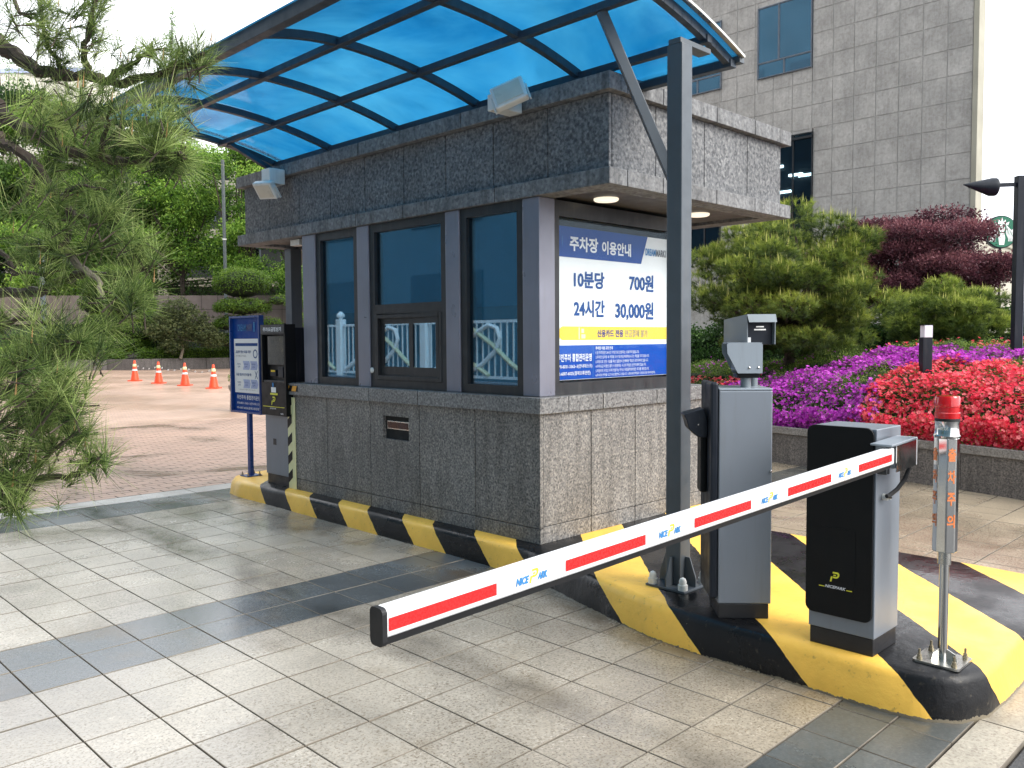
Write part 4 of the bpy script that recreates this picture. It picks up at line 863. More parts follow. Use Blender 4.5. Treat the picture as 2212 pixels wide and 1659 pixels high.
for a, b in zip(wp[:-1], wp[1:]):
    d = (b-a)/np.linalg.norm(b-a); n_ = np.array([d[1], -d[0]]); n_ = n_ if n_[0] > 0 else -n_; e = .003
    p0, p1 = a+d*e, b-d*e
    def quadbox(mb, q0, q1, w0, w1, z0, z1):
        V_ = [(*(q0+n_*w0), z0), (*(q1+n_*w0), z0), (*(q1+n_*w1), z0), (*(q0+n_*w1), z0)]; return mb.add(V_+[(x, y_, z1) for x, y_, _ in V_], [(0, 1, 2, 3), (4, 7, 6, 5), (0, 4, 5, 1), (1, 5, 6, 2), (2, 6, 7, 3), (3, 7, 4, 0)])
    quadbox(MB(), p0, p1, 0, .04, gz(a[1])-.04, .196).build('stone_panel', 'granite_wall', pw); quadbox(MB(), p0, p1, -.02, .22, .2, .288+random.uniform(-.001, .001)).build('coping_stone', 'granite_coping', pw, bevel=.006)
bed = MB(); nn_ = len(wl)
for (x, y_) in wl: bed.v += [(x+.19, y_, .22), (x+1.6, y_, .55), (x+4, y_+.3, .8), (x+9, y_+1, .7), (x+16, y_+2, .5)]
for i in range(nn_-1):
    for j in range(4): bed.f.append((5*i+j, 5*i+j+1, 5*(i+1)+j+1, 5*(i+1)+j))
tag(bed.build('planting_bed', 'soil', smooth=True), kind='structure')
wl_a = np.array(wl)
def wx(y_): return np.interp(y_, wl_a[:, 1], wl_a[:, 0])
def top(s, y_):
    hmax = np.interp(y_, [-6, .5, 1.6, 3, 5], [1, 1, .86, .62, .6])
    return .26+(.60*(1-np.exp(-s/.2))+.15*np.minimum(s, 2.2))*hmax
def petal():
    V = []; F = []
    for i in range(5):
        t = 2*math.pi*i/5; c_, s_ = math.cos(t), math.sin(t); k = len(V); pt = [(.02, .0, 0), (.32, .2, .16), (.52, 0, .1), (.32, -.2, .16)]
        V += [(x*c_-y_*s_, x*s_+y_*c_, z) for x, y_, z in pt]; F += [(k, k+1, k+2), (k, k+2, k+3)]
    return np.array(V), np.array(F)
PET = petal()
def azalea(label, s0, s1, y0, y1, nfl, nlf, fm, patch, seed, base=True, zoff=0, lt=.5):
    t = thing('azalea_hedge', (float(wx((y0+y1)/2))+(s0+s1)/2, (y0+y1)/2, .25), 0, label, 'azalea hedge', 'clipped azalea hedges in the planter')
    r = np.random.default_rng(seed)
    def pts(n, depth):
        s = s0+(s1-s0)*(r.uniform(0, 1, n)**(1.5 if s0 == 0 else 1)); y_ = r.uniform(y0, y1, n)+.12*np.sin(s*5+seed)+r.normal(size=n)*.05
        if s0 == 0:
            fr_ = r.uniform(0, 1, n) < .55; s = np.where(fr_, r.uniform(-.02, .12, n), s)
        z = top(np.maximum(s, 0), y_)+zoff
        if s0 == 0: z = np.where(fr_, r.uniform(.30, 1, n)*(z-.22)+.22, z)
        bulge = np.where(s < .13, -.14*np.sin(np.clip((z-.26)/.5, 0, 1)*math.pi), 0)
        lump = .035*np.sin(y_*9+s*3)+.03*np.sin(y_*4.3-s*7+1)
        p = np.stack([wx(y_)+s+.10+bulge, y_, z+lump], 1)
        dn = np.stack([np.where(s < .2, -1., -.25), np.full(n, -.15), np.where(s < .2, .5, 1.)], 1); dn /= np.linalg.norm(dn, axis=1, keepdims=True)
        p += dn*(r.normal(size=(n, 1))*.025-depth)
        return p, dn, s
    p, d, s = pts(nlf, .04); v, f, ti = scatter(*sprig(5, .8, 3), p, d+r.normal(size=d.shape)*.7, .036*r.uniform(.7, 1.3, nlf), np.clip(r.normal(size=nlf)*.25+lt, 0, 1)); npmesh('foliage', v, f, 'azalea_leaf', t, ti)
    p, d, s = pts(nfl, .0); g = np.sin(p[:, 1]*3.1+seed)+np.sin(p[:, 0]*4.7+p[:, 1]*1.3)+np.sin(p[:, 2]*9+p[:, 1]*5)*.7+r.normal(size=nfl)*.5; m_ = g > patch; p, d = p[m_], d[m_]
    v, f, ti = scatter(PET[0], PET[1], p, d+r.normal(size=d.shape)*.45, .042*r.uniform(.55, 1.3, len(p)), np.clip(r.normal(size=len(p))*.3+.55, 0, 1)); npmesh('flowers', v, f, fm, t, ti)
    if base:
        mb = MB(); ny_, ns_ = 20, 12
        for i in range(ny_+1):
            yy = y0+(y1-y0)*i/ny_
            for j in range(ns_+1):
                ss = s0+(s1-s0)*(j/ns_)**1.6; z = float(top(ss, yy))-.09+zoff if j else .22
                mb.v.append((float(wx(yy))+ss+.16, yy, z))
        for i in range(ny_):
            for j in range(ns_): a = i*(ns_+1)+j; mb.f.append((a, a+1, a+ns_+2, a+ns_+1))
        mb.build('shade_fill', 'dark_shrub_base', t)  # dark mound under the leaves stands in for the shade within the hedge
azalea('purple azalea hedge above the wall, left of the red one', 0, 1.5, .12, 2.4, 12500, 11000, 'flower_purple', -1.0, 11)
azalea('red azalea hedge above the wall, behind the red beacon', 0, 1.5, -4.6, .15, 32000, 18000, 'flower_red', -1.7, 12)
azalea('purple azalea band along the top behind the red hedge', 1.35, 2.5, -4.6, 1.3, 15000, 8000, 'flower_purple', -.5, 13, zoff=.02, lt=.7)
azalea('low red azaleas showing between the canopy post and the cabinet', 0, 1.3, 2.35, 5.2, 7500, 5500, 'flower_red', -.6, 14)
azalea('sparse green azalea hedge under the large pine', 1.4, 2.6, 1.2, 5.2, 500, 8000, 'flower_purple', .6, 15, zoff=.12)
azalea('small scattered azaleas behind the bollard light', 2.4, 3.4, -1.9, 1.2, 900, 5000, 'flower_red', .6, 16, zoff=.1)
TUFT = tuft(18, 62, .045, 2); CAND = (np.array([(-.5, 0, 0), (.5, 0, 0), (0, .5, 0), (0, 0, 9.)]), np.array([(0, 1, 3), (1, 2, 3), (2, 0, 3)]))
def branchy(name, base, pads, mat, parent, r0=.07):
    mb = MB(); base = np.array(base, float); topz = max(c[2] for c, _ in pads); hub = base+np.array([.1, .05, (topz-base[2])*.38]); mb.tube([base, (base+hub)/2+np.array([.08, -.03, 0]), hub], [r0, r0*.85, r0*.7], 8)
    for c, r in pads:
        c = np.array(c); mid = (hub+c)/2+rng.normal(size=3)*.08+np.array([0, 0, -.1]); mb.tube([hub, mid, c], [r0*.5, r0*.3, r0*.1], 5)
    return mb.build(name, mat, parent, smooth=True)
def pine(label, cpos, R_, npads, pr, per, tl, seed, base, candles, lean=0):
    r = np.random.default_rng(seed); cpos = np.array(cpos, float); pads = []
    while len(pads) < npads:
        d = r.normal(size=3); d /= np.linalg.norm(d); k = r.uniform(.5, 1)
        c_ = cpos+d*np.array(R_)*k*.85; c_[2] -= .0
        rr = pr*r.uniform(.75, 1.25); pads.append((c_, (rr, rr, rr*.48)))
    t = thing('pine_tree', tuple(base), 0, label, 'pine tree', 'clipped pines behind the azaleas')
    branchy('trunk', base, pads, 'bark', t, .09)
    P_, D_, T_ = [], [], []
    for c_, rr in pads:
        p, d = ball_pts(per, c_, rr, .5); P_.append(p); dd = d*np.array([1, 1, .5])+np.array([0, 0, .75])+r.normal(size=d.shape)*.25; D_.append(dd)
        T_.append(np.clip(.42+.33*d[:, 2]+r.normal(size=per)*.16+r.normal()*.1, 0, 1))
    P_, D_, T_ = map(np.concatenate, (P_, D_, T_)); v, f, ti = scatter(TUFT[0], TUFT[1], P_, D_, tl*r.uniform(.75, 1.25, len(P_)), T_, np.tile([-.22, -.22, .14], 18)); npmesh('crown', v, f, 'needles_pine', t, ti)  # needle bases tinted darker: shade in the crown gaps put into the colour
    q = r.choice(len(P_), candles*3, replace=False); q = [i for i in q if D_[i][2] > .9 and P_[i][2] > cpos[2]-R_[2]*.4][:candles]
    v, f, ti = scatter(CAND[0]*np.array([1, 1, 1]), CAND[1], P_[q]+np.array([0, 0, .03]), np.tile([0, 0, 1.], (len(q), 1))+r.normal(size=(len(q), 3))*.08, .012*r.uniform(.7, 1.4, len(q)), r.uniform(0, 1, len(q))); npmesh('candles', v, f, 'candle', t, ti, kind='stuff')
    return t
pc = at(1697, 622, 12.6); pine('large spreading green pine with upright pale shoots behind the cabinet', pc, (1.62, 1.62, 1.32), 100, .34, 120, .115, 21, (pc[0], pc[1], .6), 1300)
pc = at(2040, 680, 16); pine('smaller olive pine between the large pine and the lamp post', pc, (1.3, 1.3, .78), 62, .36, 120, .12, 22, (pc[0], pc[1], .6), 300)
# dark evergreen row added to stand in for the shadows under the pines
t = thing('low_hedge', (14.5, 2, .5), 0, 'dark hedge added in place of the shadow beneath the pines', 'hedge'); r = np.random.default_rng(77)
n_ = 9000; yy = r.uniform(-3.2, 9, n_); xx = 14.5-.05*yy+r.uniform(0, 1.4, n_); zz = .55+(1.15+.25*np.sin(yy*1.3)+.12*np.sin(yy*3.7))*np.where(r.uniform(size=n_) < .5, r.uniform(0, 1, n_), 1); xx = np.where(zz < 1.1, 14.5-.05*yy, xx)
v, f, ti = scatter(*sprig(6, 1., 18), np.stack([xx, yy, zz], 1), r.normal(size=(n_, 3)), .13*r.uniform(.7, 1.3, n_), np.clip(r.normal(size=n_)*.2+.4, 0, 1)); npmesh('foliage', v, f, 'leaf_dark', t, ti)
MB().box(14.7, 15.5, -3.2, 9, .3, 1.45).build('shade_fill', 'dark_shrub_base', t)  # dark box filling the row with painted shade
# maple
mc = at(1962, 562, 19); mt_ = thing('maple_tree', (mc[0], mc[1], .5), 0, 'dark purple leaved maple in front of the stone building', 'maple tree')
pads = []
r = np.random.default_rng(31)
for i in range(90):
    d = r.normal(size=3); d /= np.linalg.norm(d); k = r.uniform(.5, 1); c_ = mc+d*np.array([1.95, 1.95, 1.15])*k; lat = (c_-mc) @ RR; c_[2] = min(c_[2], mc[2]+1.15-1.0*max(0, lat-.3))-.3*max(0, lat-.8); c_[2] = max(c_[2], mc[2]-.9); pads.append((c_, (.55*r.uniform(.7, 1.3), .55*r.uniform(.7, 1.3), .2)))
branchy('trunk', (mc[0], mc[1], .5), pads, 'bark', mt_, .1)
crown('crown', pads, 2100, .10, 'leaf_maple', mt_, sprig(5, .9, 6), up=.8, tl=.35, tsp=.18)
# bollard lamp, lamp post
b0 = at(2000, 725, 10); bl = thing('bollard_light', (b0[0], b0[1], .4), YAW-math.pi/2, 'black bollard light with white cap in the azaleas', 'bollard light')
MB().box(-.055, .055, -.055, .055, 0, .985).build('body', 'machine_navy', bl, local=True, bevel=.003); MB().box(-.043, .052, -.058, .052, .986, 1.125).build('lamp_cap', 'lamp_cap', bl, local=True, bevel=.003); MB().box(-.056, .056, -.05, .056, 1.126, 1.135).build('top', 'machine_navy', bl, local=True)
l0 = at(2198, 600, 10.5); lp = thing('lamp_post', (l0[0], l0[1], .4), YAW-math.pi/2, 'dark lamp post with conical lamp heads near the coffee shop sign', 'lamp post')
zt = 1.4+(717-375)/FPX*10.5
MB().box(-.046, .046, -.046, .046, 0, zt-.4).build('pole', 'machine_navy', lp, local=True, bevel=.003); MB().box(.048, .056, -.05, .05, 0, zt-.45).build('cable_cover', 'pole_gray', lp, local=True)
za = zt-.4-.10
MB().bar((-.62, 0, za-.02), (.62, 0, za+.02), .03, .045).build('crossarm', 'machine_navy', lp, local=True)
for s_ in (-1, 1):
    mb = MB(); 
    mb.tube([(s_*.30, 0, za-.03), (s_*.36, 0, za-.03), (s_*.69, 0, za-.0)], [.11, .11, .006], 14)
    mb.build('lamp_head', 'machine_navy', lp, local=True, smooth=True)
# ================================================================== STONE BUILDING (right)
sbd = thing('stone_building', (26, 12, 0), 0, 'large beige stone clad building with dark windows behind the maple', 'building')
MB().prism([(19.45, 3.14), (19.5, 3.14), (38, 11), (38, 18), (19.45, 18)], (0, 0, 0), (1, 0, 0), (0, 1, 0), (0, 0, 1), -.2, 26).build('wall', 'facade_joint', sbd); B('corner_strip', 'concrete_pale', sbd, 18.99, 19.45, 3.08, 3.2, 0, 26, bevel=0)
wins = [(7.385, 9.06, 8.96, 11.0, 1), (10.28, 11.95, 8.96, 11.0, 1), (7.33, 9.06, 3.9, 7.17, 0), (10.28, 11.95, 3.9, 7.17, 0)]
ycol = [3.215+.594*i for i in range(17)]; zr = [7.91+.65*i for i in range(-8, 8)]
pan = 0; back = MB()
for i in range(len(ycol)-1):
    for j in range(len(zr)-1):
        y0, y1, z0, z1 = ycol[i], ycol[i+1], zr[j], zr[j+1]; rects = [(y0, y1, z0, z1)]
        for wy0, wy1, wz0, wz1, _ in wins:
            nr = []
            for (a, b, c_, d_) in rects:
                if b <= wy0+.01 or a >= wy1-.01 or d_ <= wz0+.01 or c_ >= wz1-.01: nr.append((a, b, c_, d_)); continue
                if a < wy0: nr.append((a, wy0, c_, d_)); a = wy0
                if b > wy1: nr.append((wy1, b, c_, d_)); b = wy1
                if c_ < wz0: nr.append((a, b, c_, wz0))
                if d_ > wz1: nr.append((a, b, wz1, d_))
            rects = nr
        for (a, b, c_, d_) in rects:
            if b-a < .05 or d_-c_ < .05: continue
            back.box(19.046, 19.449, a, b, c_, d_); dx = random.uniform(-.004, .004); MB().box(19.033+dx*.5, 19.045, a+.011, b-.011, c_+.011, d_-.011).build('stone_panel', 'facade_stone', sbd); pan += 1
back.build('wall_backing', 'facade_joint', sbd)
B('upper_wall', 'facade_stone', sbd, 19.0, 19.44, 3.215, 18, zr[-1]+.01, 26, bevel=0); B('far_wall', 'facade_stone', sbd, 19.0, 19.44, ycol[-1]+.01, 18, 0, zr[-1], bevel=0); B('low_wall', 'facade_stone', sbd, 19.0, 19.44, 3.215, ycol[-1], 0, zr[0]-.01, bevel=0)
for (y0, y1, z0, z1, up_) in wins:
    B('window_recess', 'building_dark', sbd, 19.3, 19.42, y0, y1, z0, z1, bevel=0)
    wf = MB(); x = 19.02; t = .03
    wf.box(x-.03, x+.03, y0, y0+t, z0, z1); wf.box(x-.03, x+.03, y1-t, y1, z0, z1); wf.box(x-.03, x+.03, y0+t, y1-t, z0, z0+t); wf.box(x-.03, x+.03, y0+t, y1-t, z1-t, z1)
    if up_: wf.box(x-.03, x+.03, y0+t, y1-t, z0+.42, z0+.46); wf.box(x-.03, x+.03, (y0+y1)/2-.02, (y0+y1)/2+.02, z0+t, z0+.42); wf.box(x-.03, x+.03, (y0+y1)/2+.15, (y0+y1)/2+.19, z0+.46, z1-t)
    else: wf.box(x-.03, x+.03, (y0+y1)/2-.3, (y0+y1)/2-.26, z0+t, z1-t); wf.box(x-.06, x+.03, y0, y1, z1-.16, z1-.1)
    w = wf.build('window', 'pole_gray' if up_ else 'frame_dark', sbd); B('pane', 'building_glass' if up_ else 'office_dark_glass', w, x+.0, x+.008, y0+t, y1-t, z0+t, z1-t, bevel=0)
    if not up_:
        for (ya, zz) in ((8.35, 6.35), (7.75, 6.05), (8.6, 5.85), (7.45, 6.0), (8.1, 5.6)): B('ceiling_lamp', 'tube_light', sbd, 19.24, 19.29, ya, ya+.42, zz, zz+.07, bevel=0)
# white strip lamps sit behind the glass; pale shop building farther right
pb = at(2170, 560, 46); sh_ = thing('shop_building', (pb[0], pb[1], 0), YAW-math.pi/2, 'pale stone shop building far behind the lamp post', 'building')
MB().box(-2.2, 9, 0, 8, -.3, 7.4).build('wall', 'building_cream', sh_, local=True); MB().box(-2.3, 9, -.15, 0, 7.0, 7.5).box(-2.2, 9, -.08, 0, 3.4, 3.6).build('cornice', 'concrete_pale', sh_, local=True)
for k in range(5): MB().box(.8+k*1.5, 1.8+k*1.5, -.02, .05, .2, 3.1).build('window', 'building_dark', sh_, local=True); MB().box(.8+k*1.5, 1.8+k*1.5, -.02, .05, 4.2, 6.2).build('window', 'building_dark', sh_, local=True)
for r_ in (1.4, 1.7, 2.0, 2.3):
    mb = MB(); pts = [(-.2+r_*math.cos(t)*.8, -.05, 4.2+r_*math.sin(t)) for t in np.linspace(.2, math.pi-.2, 18)]; mb.tube(pts, .05, 5); mb.build('arch_moulding', 'concrete_pale', sh_, local=True)
s0 = at(2163, 501, 26); cs = thing('coffee_shop_sign', tuple(s0), YAW-math.pi/2, 'round green and white coffee shop sign beside the lamp post', 'sign')
rad = 33/FPX*26
def cyl_y(r_, y0, y1, n_=36): return MB().prism([(r_*math.cos(2*math.pi*i/n_), r_*math.sin(2*math.pi*i/n_)) for i in range(n_)], (0, 0, 0), (1, 0, 0), (0, 0, 1), (0, -1, 0), y0, y1)
cyl_y(rad*1.07, -.12, -.0).build('rim', 'machine_navy', cs, local=True); cyl_y(rad, .0, .03).build('disc', 'green_sign', cs, local=True)
fg = MB(); Q = lambda pts, o=0: fg.add([(x*rad, -.034-o*.002, z*rad) for x, z in pts], [tuple(range(len(pts)))])
crownp = [(-.40, .42), (-.48, .66), (-.26, .56), (-.22, .80), (-.08, .64), (0, .94), (.08, .64), (.22, .80), (.26, .56), (.48, .66), (.40, .42), (.2, .5), (0, .53), (-.2, .5)]
for i in range(1, len(crownp)-1): pass
Q([(-.40, .42), (-.48, .66), (-.26, .56), (-.2, .5)]); Q([(-.26, .56), (-.22, .8), (-.08, .64), (0, .53), (-.2, .5)]); Q([(-.08, .64), (0, .94), (.08, .64), (0, .53)]); Q([(.08, .64), (.22, .8), (.26, .56), (.2, .5), (0, .53)]); Q([(.26, .56), (.48, .66), (.4, .42), (.2, .5)])
Q([(.19*math.cos(t), .22+.27*math.sin(t)) for t in np.linspace(0, 2*math.pi, 20)[:-1]])
Q([(-.16, -.1), (.16, -.1), (.22, -.4), (.16, -.85), (-.16, -.85), (-.22, -.4)])
for s_ in (-1, 1):
    for k in range(5):
        c_ = .25+k*.09; pts = [(s_*(c_*(1.0 if t_ < .5 else 1.0)+.05*math.sin(t_*9)+.18*t_), .48-k*.1-t_*(1.1-k*.1)) for t_ in np.linspace(0, 1, 9)]
        for a, b in zip(pts[:-1], pts[1:]): Q([(a[0]-.026, a[1]), (a[0]+.026, a[1]), (b[0]+.026, b[1]), (b[0]-.026, b[1])])
    Q([(s_*.62, .12), (s_*.96, .28), (s_*.86, .05), (s_*.93, -.12), (s_*.68, -.05)])
fg.build('emblem', 'white_paint', cs, local=True)
for s_ in (-1, 1): cyl_y(.02*rad/.4*.8, .0361, .037, 10).build('eye', 'green_sign', cs, local=True, loc=(s_*.08*rad, 0, .26*rad))
MB().tube([(0, .05, -rad), (0, .05, -rad*1.2-2)], .04, 8).build('bracket', 'machine_navy', cs, local=True)
# ================================================================== LEFT BACKGROUND
lw = [(2, 38.2), (7, 38.6), (10.7, 38.1), (11.6, 37.1), (15.6, 35.7), (21, 33.2), (27, 30)]
wq = along(lw, 1.1); pl2 = thing('far_planter_wall', (10.7, 38, .05), 0, 'long low grey stone planter wall far behind the traffic cones', 'wall')
for a, b in zip(wq[:-1], wq[1:]):
    d = (b-a)/np.linalg.norm(b-a); n_ = np.array([-d[1], d[0]]); p0, p1 = a+d*.01, b-d*.01; z0 = gz(a[1])-.03
    V_ = [(*p0, z0), (*p1, z0), (*(p1+n_*.3), z0), (*(p0+n_*.3), z0)]
    MB().add(V_+[(x, y_, .57) for x, y_, _ in V_], [(0, 1, 2, 3), (4, 7, 6, 5), (0, 4, 5, 1), (1, 5, 6, 2), (2, 6, 7, 3), (3, 7, 4, 0)]).build('stone_panel', 'granite_wall', pl2)
fb = MB(); off = [np.array(q)+np.array([.25, .25]) for q in lw]
for q in off: fb.v += [(q[0], q[1], .5), (q[0]+9, q[1]+9, .75)]
for i in range(len(off)-1): fb.f.append((2*i, 2*i+1, 2*i+3, 2*i+2))
tag(fb.build('far_planting_bed', 'soil'), kind='structure')
def row_hedge(label, P_, h, w_, z0, n_, mat, size, seed):
    r = np.random.default_rng(seed); pts_ = along(P_, .5); t = thing('low_hedge', (float(pts_[len(pts_)//2][0]), float(pts_[len(pts_)//2][1]), z0), 0, label, 'hedge')
    A2 = np.array(pts_); i = r.integers(0, len(A2)-1, n_); u = r.uniform(0, 1, (n_, 1)); c_ = A2[i]*(1-u)+A2[i+1]*u; dr = np.array([.7, .7]); s = r.uniform(0, 1, n_)
    z = z0+h*(1-.6*np.abs(s-.5)**2*4*.5)*(1+.12*np.sin(c_[:, 0]*2.1)+.08*np.sin(c_[:, 0]*5)); fr_ = r.uniform(size=n_) < .5; z = np.where(fr_, z0+(z-z0)*r.uniform(0, 1, n_), z); s = np.where(fr_, 0, s)
    p = np.concatenate([c_+dr*(s[:, None]*w_+.2), z[:, None]], 1)+r.normal(size=(n_, 3))*.04
    v, f, ti = scatter(*sprig(5, .9, 8), p, r.normal(size=(n_, 3))+np.array([-.3, -.3, 1]), size*r.uniform(.7, 1.3, n_), np.clip(r.normal(size=n_)*.25+.55-.25*fr_, 0, 1)); npmesh('foliage', v, f, mat, t, ti)
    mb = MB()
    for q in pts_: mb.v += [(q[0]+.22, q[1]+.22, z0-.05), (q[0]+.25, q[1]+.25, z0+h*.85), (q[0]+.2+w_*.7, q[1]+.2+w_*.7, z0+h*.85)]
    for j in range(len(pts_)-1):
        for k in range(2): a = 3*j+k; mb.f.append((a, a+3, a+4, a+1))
    mb.build('shade_fill', 'dark_shrub_base', t)  # dark sheet behind the leaves, its colour standing for inner shade
row_hedge('low bright green hedge behind the far wall, left part', lw[:3]+[(11.2, 37.6)], .55, 1.3, .52, 9000, 'leaf_hedge', .13, 41)
row_hedge('low green hedge behind the far wall, right part', lw[3:], .5, 1.2, .50, 8000, 'leaf_topiary', .13, 42)
def topiary(label, c0, pads, tz, seed):
    t = thing('topiary_tree', tuple(c0), 0, label, 'topiary tree'); r = np.random.default_rng(seed); P_, D_, T_ = [], [], []; mb = MB()
    mb.tube([c0, np.array(c0)+np.array([.1, 0, (tz-c0[2])*.5]), (c0[0], c0[1], tz)], [.16, .12, .08], 8)
    for c_, rr in pads: mb.tube([(c0[0], c0[1], c_[2]-.3), tuple(c_)], .05, 5)
    mb.build('trunk', 'bark', t, smooth=True); ib = MB()
    for c_, rr in pads:
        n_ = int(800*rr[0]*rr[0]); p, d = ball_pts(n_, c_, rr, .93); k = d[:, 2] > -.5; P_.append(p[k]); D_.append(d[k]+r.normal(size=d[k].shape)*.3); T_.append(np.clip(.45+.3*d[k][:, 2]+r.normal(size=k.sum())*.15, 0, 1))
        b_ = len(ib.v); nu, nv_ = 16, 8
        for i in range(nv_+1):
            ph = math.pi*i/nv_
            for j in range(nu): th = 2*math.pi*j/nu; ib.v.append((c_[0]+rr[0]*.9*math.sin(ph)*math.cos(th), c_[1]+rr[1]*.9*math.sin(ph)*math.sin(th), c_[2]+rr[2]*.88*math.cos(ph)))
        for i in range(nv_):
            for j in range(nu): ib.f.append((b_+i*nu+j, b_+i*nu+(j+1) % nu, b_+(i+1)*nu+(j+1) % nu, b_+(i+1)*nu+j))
    ib.build('shade_fill', 'dark_shrub_base', t); P_, D_, T_ = map(np.concatenate, (P_, D_, T_))  # dark ellipsoids under the leaf shell, shade put into their colour
    v, f, ti = scatter(*sprig(6, .8, 9), P_, D_, .15*r.uniform(.7, 1.3, len(P_)), T_); npmesh('crown', v, f, 'leaf_topiary', t, ti)
def cpads(u0, d, L_): 
    out = []
    for (u, v_, ru, rv) in L_: c_ = at(u, v_, d); k = d/FPX; out.append((c_, (ru*k, ru*k, rv*k)))
    return out
D1 = 42
b_ = at(525, 772, D1); topiary('clipped topiary tree of stacked round cushions beside the notice board', b_, cpads(0, D1, [(523, 614, 58, 33), (600, 650, 18, 10), (524, 664, 58, 17), (512, 700, 48, 17), (495, 735, 28, 16), (560, 735, 36, 16), (585, 700, 22, 12)]), at(525, 620, D1)[2], 51)
b_ = at(262, 772, D1); topiary('large rounded topiary tree left of the stacked topiary', b_, cpads(0, D1, [(250, 618, 70, 40), (215, 655, 40, 32), (285, 655, 50, 30), (235, 700, 50, 30), (335, 690, 34, 20), (300, 715, 45, 24), (265, 745, 60, 22), (350, 740, 26, 18), (205, 735, 32, 20)]), at(262, 630, D1)[2], 52)
def leafy(nm, label, cat, base, pads, per, size, mat, bark='bark', r0=.15, spr=None, group=None, up=.6):
    t = thing(nm, tuple(base), 0, label, cat, group); branchy('trunk', base, pads, bark, t, r0); crown('crown', pads, per, size, mat, t, spr, up); return t
leafy('round_shrub', 'loose olive green shrub between the two topiary trees', 'shrub', at(390, 775, 41), cpads(0, 41, [(385, 665, 34, 20), (360, 690, 30, 22), (415, 690, 36, 24), (345, 715, 30, 22), (390, 712, 40, 24), (440, 720, 34, 24), (460, 735, 26, 18), (375, 745, 30, 18)]), 1500, .15, 'leaf_olive', 'bark_pale', .08)
leafy('round_shrub', 'yellowish shrub seen between the kiosk and the booth', 'shrub', at(650, 775, 38), cpads(0, 38, [(650, 690, 22, 16), (648, 715, 24, 16), (655, 745, 24, 16)]), 1300, .15, 'leaf_hedge', 'bark_pale', .06)
# retaining wall
ra_, rb_ = at(-260, 668, 47), at(760, 668, 50)
d = (rb_-ra_); d[2] = 0; Ln = np.linalg.norm(d); d /= Ln; zt_, zm_ = at(100, 637, 47.5)[2], at(100, 700, 47.5)[2]
rw = thing('retaining_wall', tuple((ra_+rb_)/2*np.array([1, 1, 0])), 0, 'brownish stone retaining wall behind the far hedge', 'wall')
nv3 = np.array([-d[1], d[0], 0.]); nv3 = nv3 if nv3 @ FF > 0 else -nv3
def rbox(mb, s0_, s1_, w0, w1, z0, z1):
    V_ = [ra_[:2]+d[:2]*s0_+nv3[:2]*w0, ra_[:2]+d[:2]*s1_+nv3[:2]*w0, ra_[:2]+d[:2]*s1_+nv3[:2]*w1, ra_[:2]+d[:2]*s0_+nv3[:2]*w1]
    return mb.add([(*q, z0) for q in V_]+[(*q, z1) for q in V_], [(0, 1, 2, 3), (4, 7, 6, 5), (0, 4, 5, 1), (1, 5, 6, 2), (2, 6, 7, 3), (3, 7, 4, 0)])
rbox(MB(), 0, Ln, .04, .5, zm_+.0, zt_-.01).build('wall_core', 'joint', rw); rbox(MB(), 0, Ln, .35, .6, 0, zm_-.01).build('lower_wall', 'building_dark', rw)
simple('retaining_stone', (.17, .135, .12), .8, var=.12, scale=2)
kx = int(Ln/.9)
for i in range(kx):
    for z0, z1 in ((zm_, (zm_+zt_)/2), ((zm_+zt_)/2, zt_)): rbox(MB(), i*.9+.01, (i+1)*.9-.01, 0, .04, z0+.01, z1-.01).build('stone_panel', 'retaining_stone', rw)
# background building of concrete frames
fb_ = at(430, 600, 60); tb = thing('terraced_building', (fb_[0], fb_[1], 0), YAW-math.pi/2, 'pale concrete framed building half hidden by the green trees', 'building')
k60 = 60/FPX
MB().box(-26, 14, .6, 12, 0, at(430, 330, 60)[2]).build('wall', 'building_dark', tb, local=True)
Z = lambda v_: at(430, v_, 60)[2]
for u in (-150, 20, 185, 350, 512, 660, 800): x = (u-430)*k60; MB().box(x-.32, x+.32, 0, .6, 0, Z(340)).build('column', 'concrete_pale', tb, local=True)
for v_ in (345, 402, 505, 610):
    MB().box(-26, 14, .02, .58, Z(v_+9), Z(v_-10)).build('beam', 'concrete_pale', tb, local=True)
for i in range(6):
    for v_ in (455, 555): x = (60+i*95-430)*k60; w = MB().box(x-.8, x+.8, .5, .6, Z(v_+22), Z(v_-22)).build('window', 'pole_gray', tb, local=True); MB().box(x-.7, x+.7, .47, .5, Z(v_+19), Z(v_-19)).build('pane', 'glass_dark', w, local=True)
cb2 = at(95, 190, 75); t = thing('cream_building', (cb2[0], cb2[1], 0), YAW-math.pi/2, 'bright cream building top showing between pine branches', 'building'); MB().box(-4, 3.5, 0, 8, 0, at(95, 150, 75)[2]).build('wall', 'building_cream', t, local=True)
MB().box(-4.1, 3.6, -.1, 0, at(95, 158, 75)[2], at(95, 148, 75)[2]).build('parapet', 'sign_pale', t, local=True)
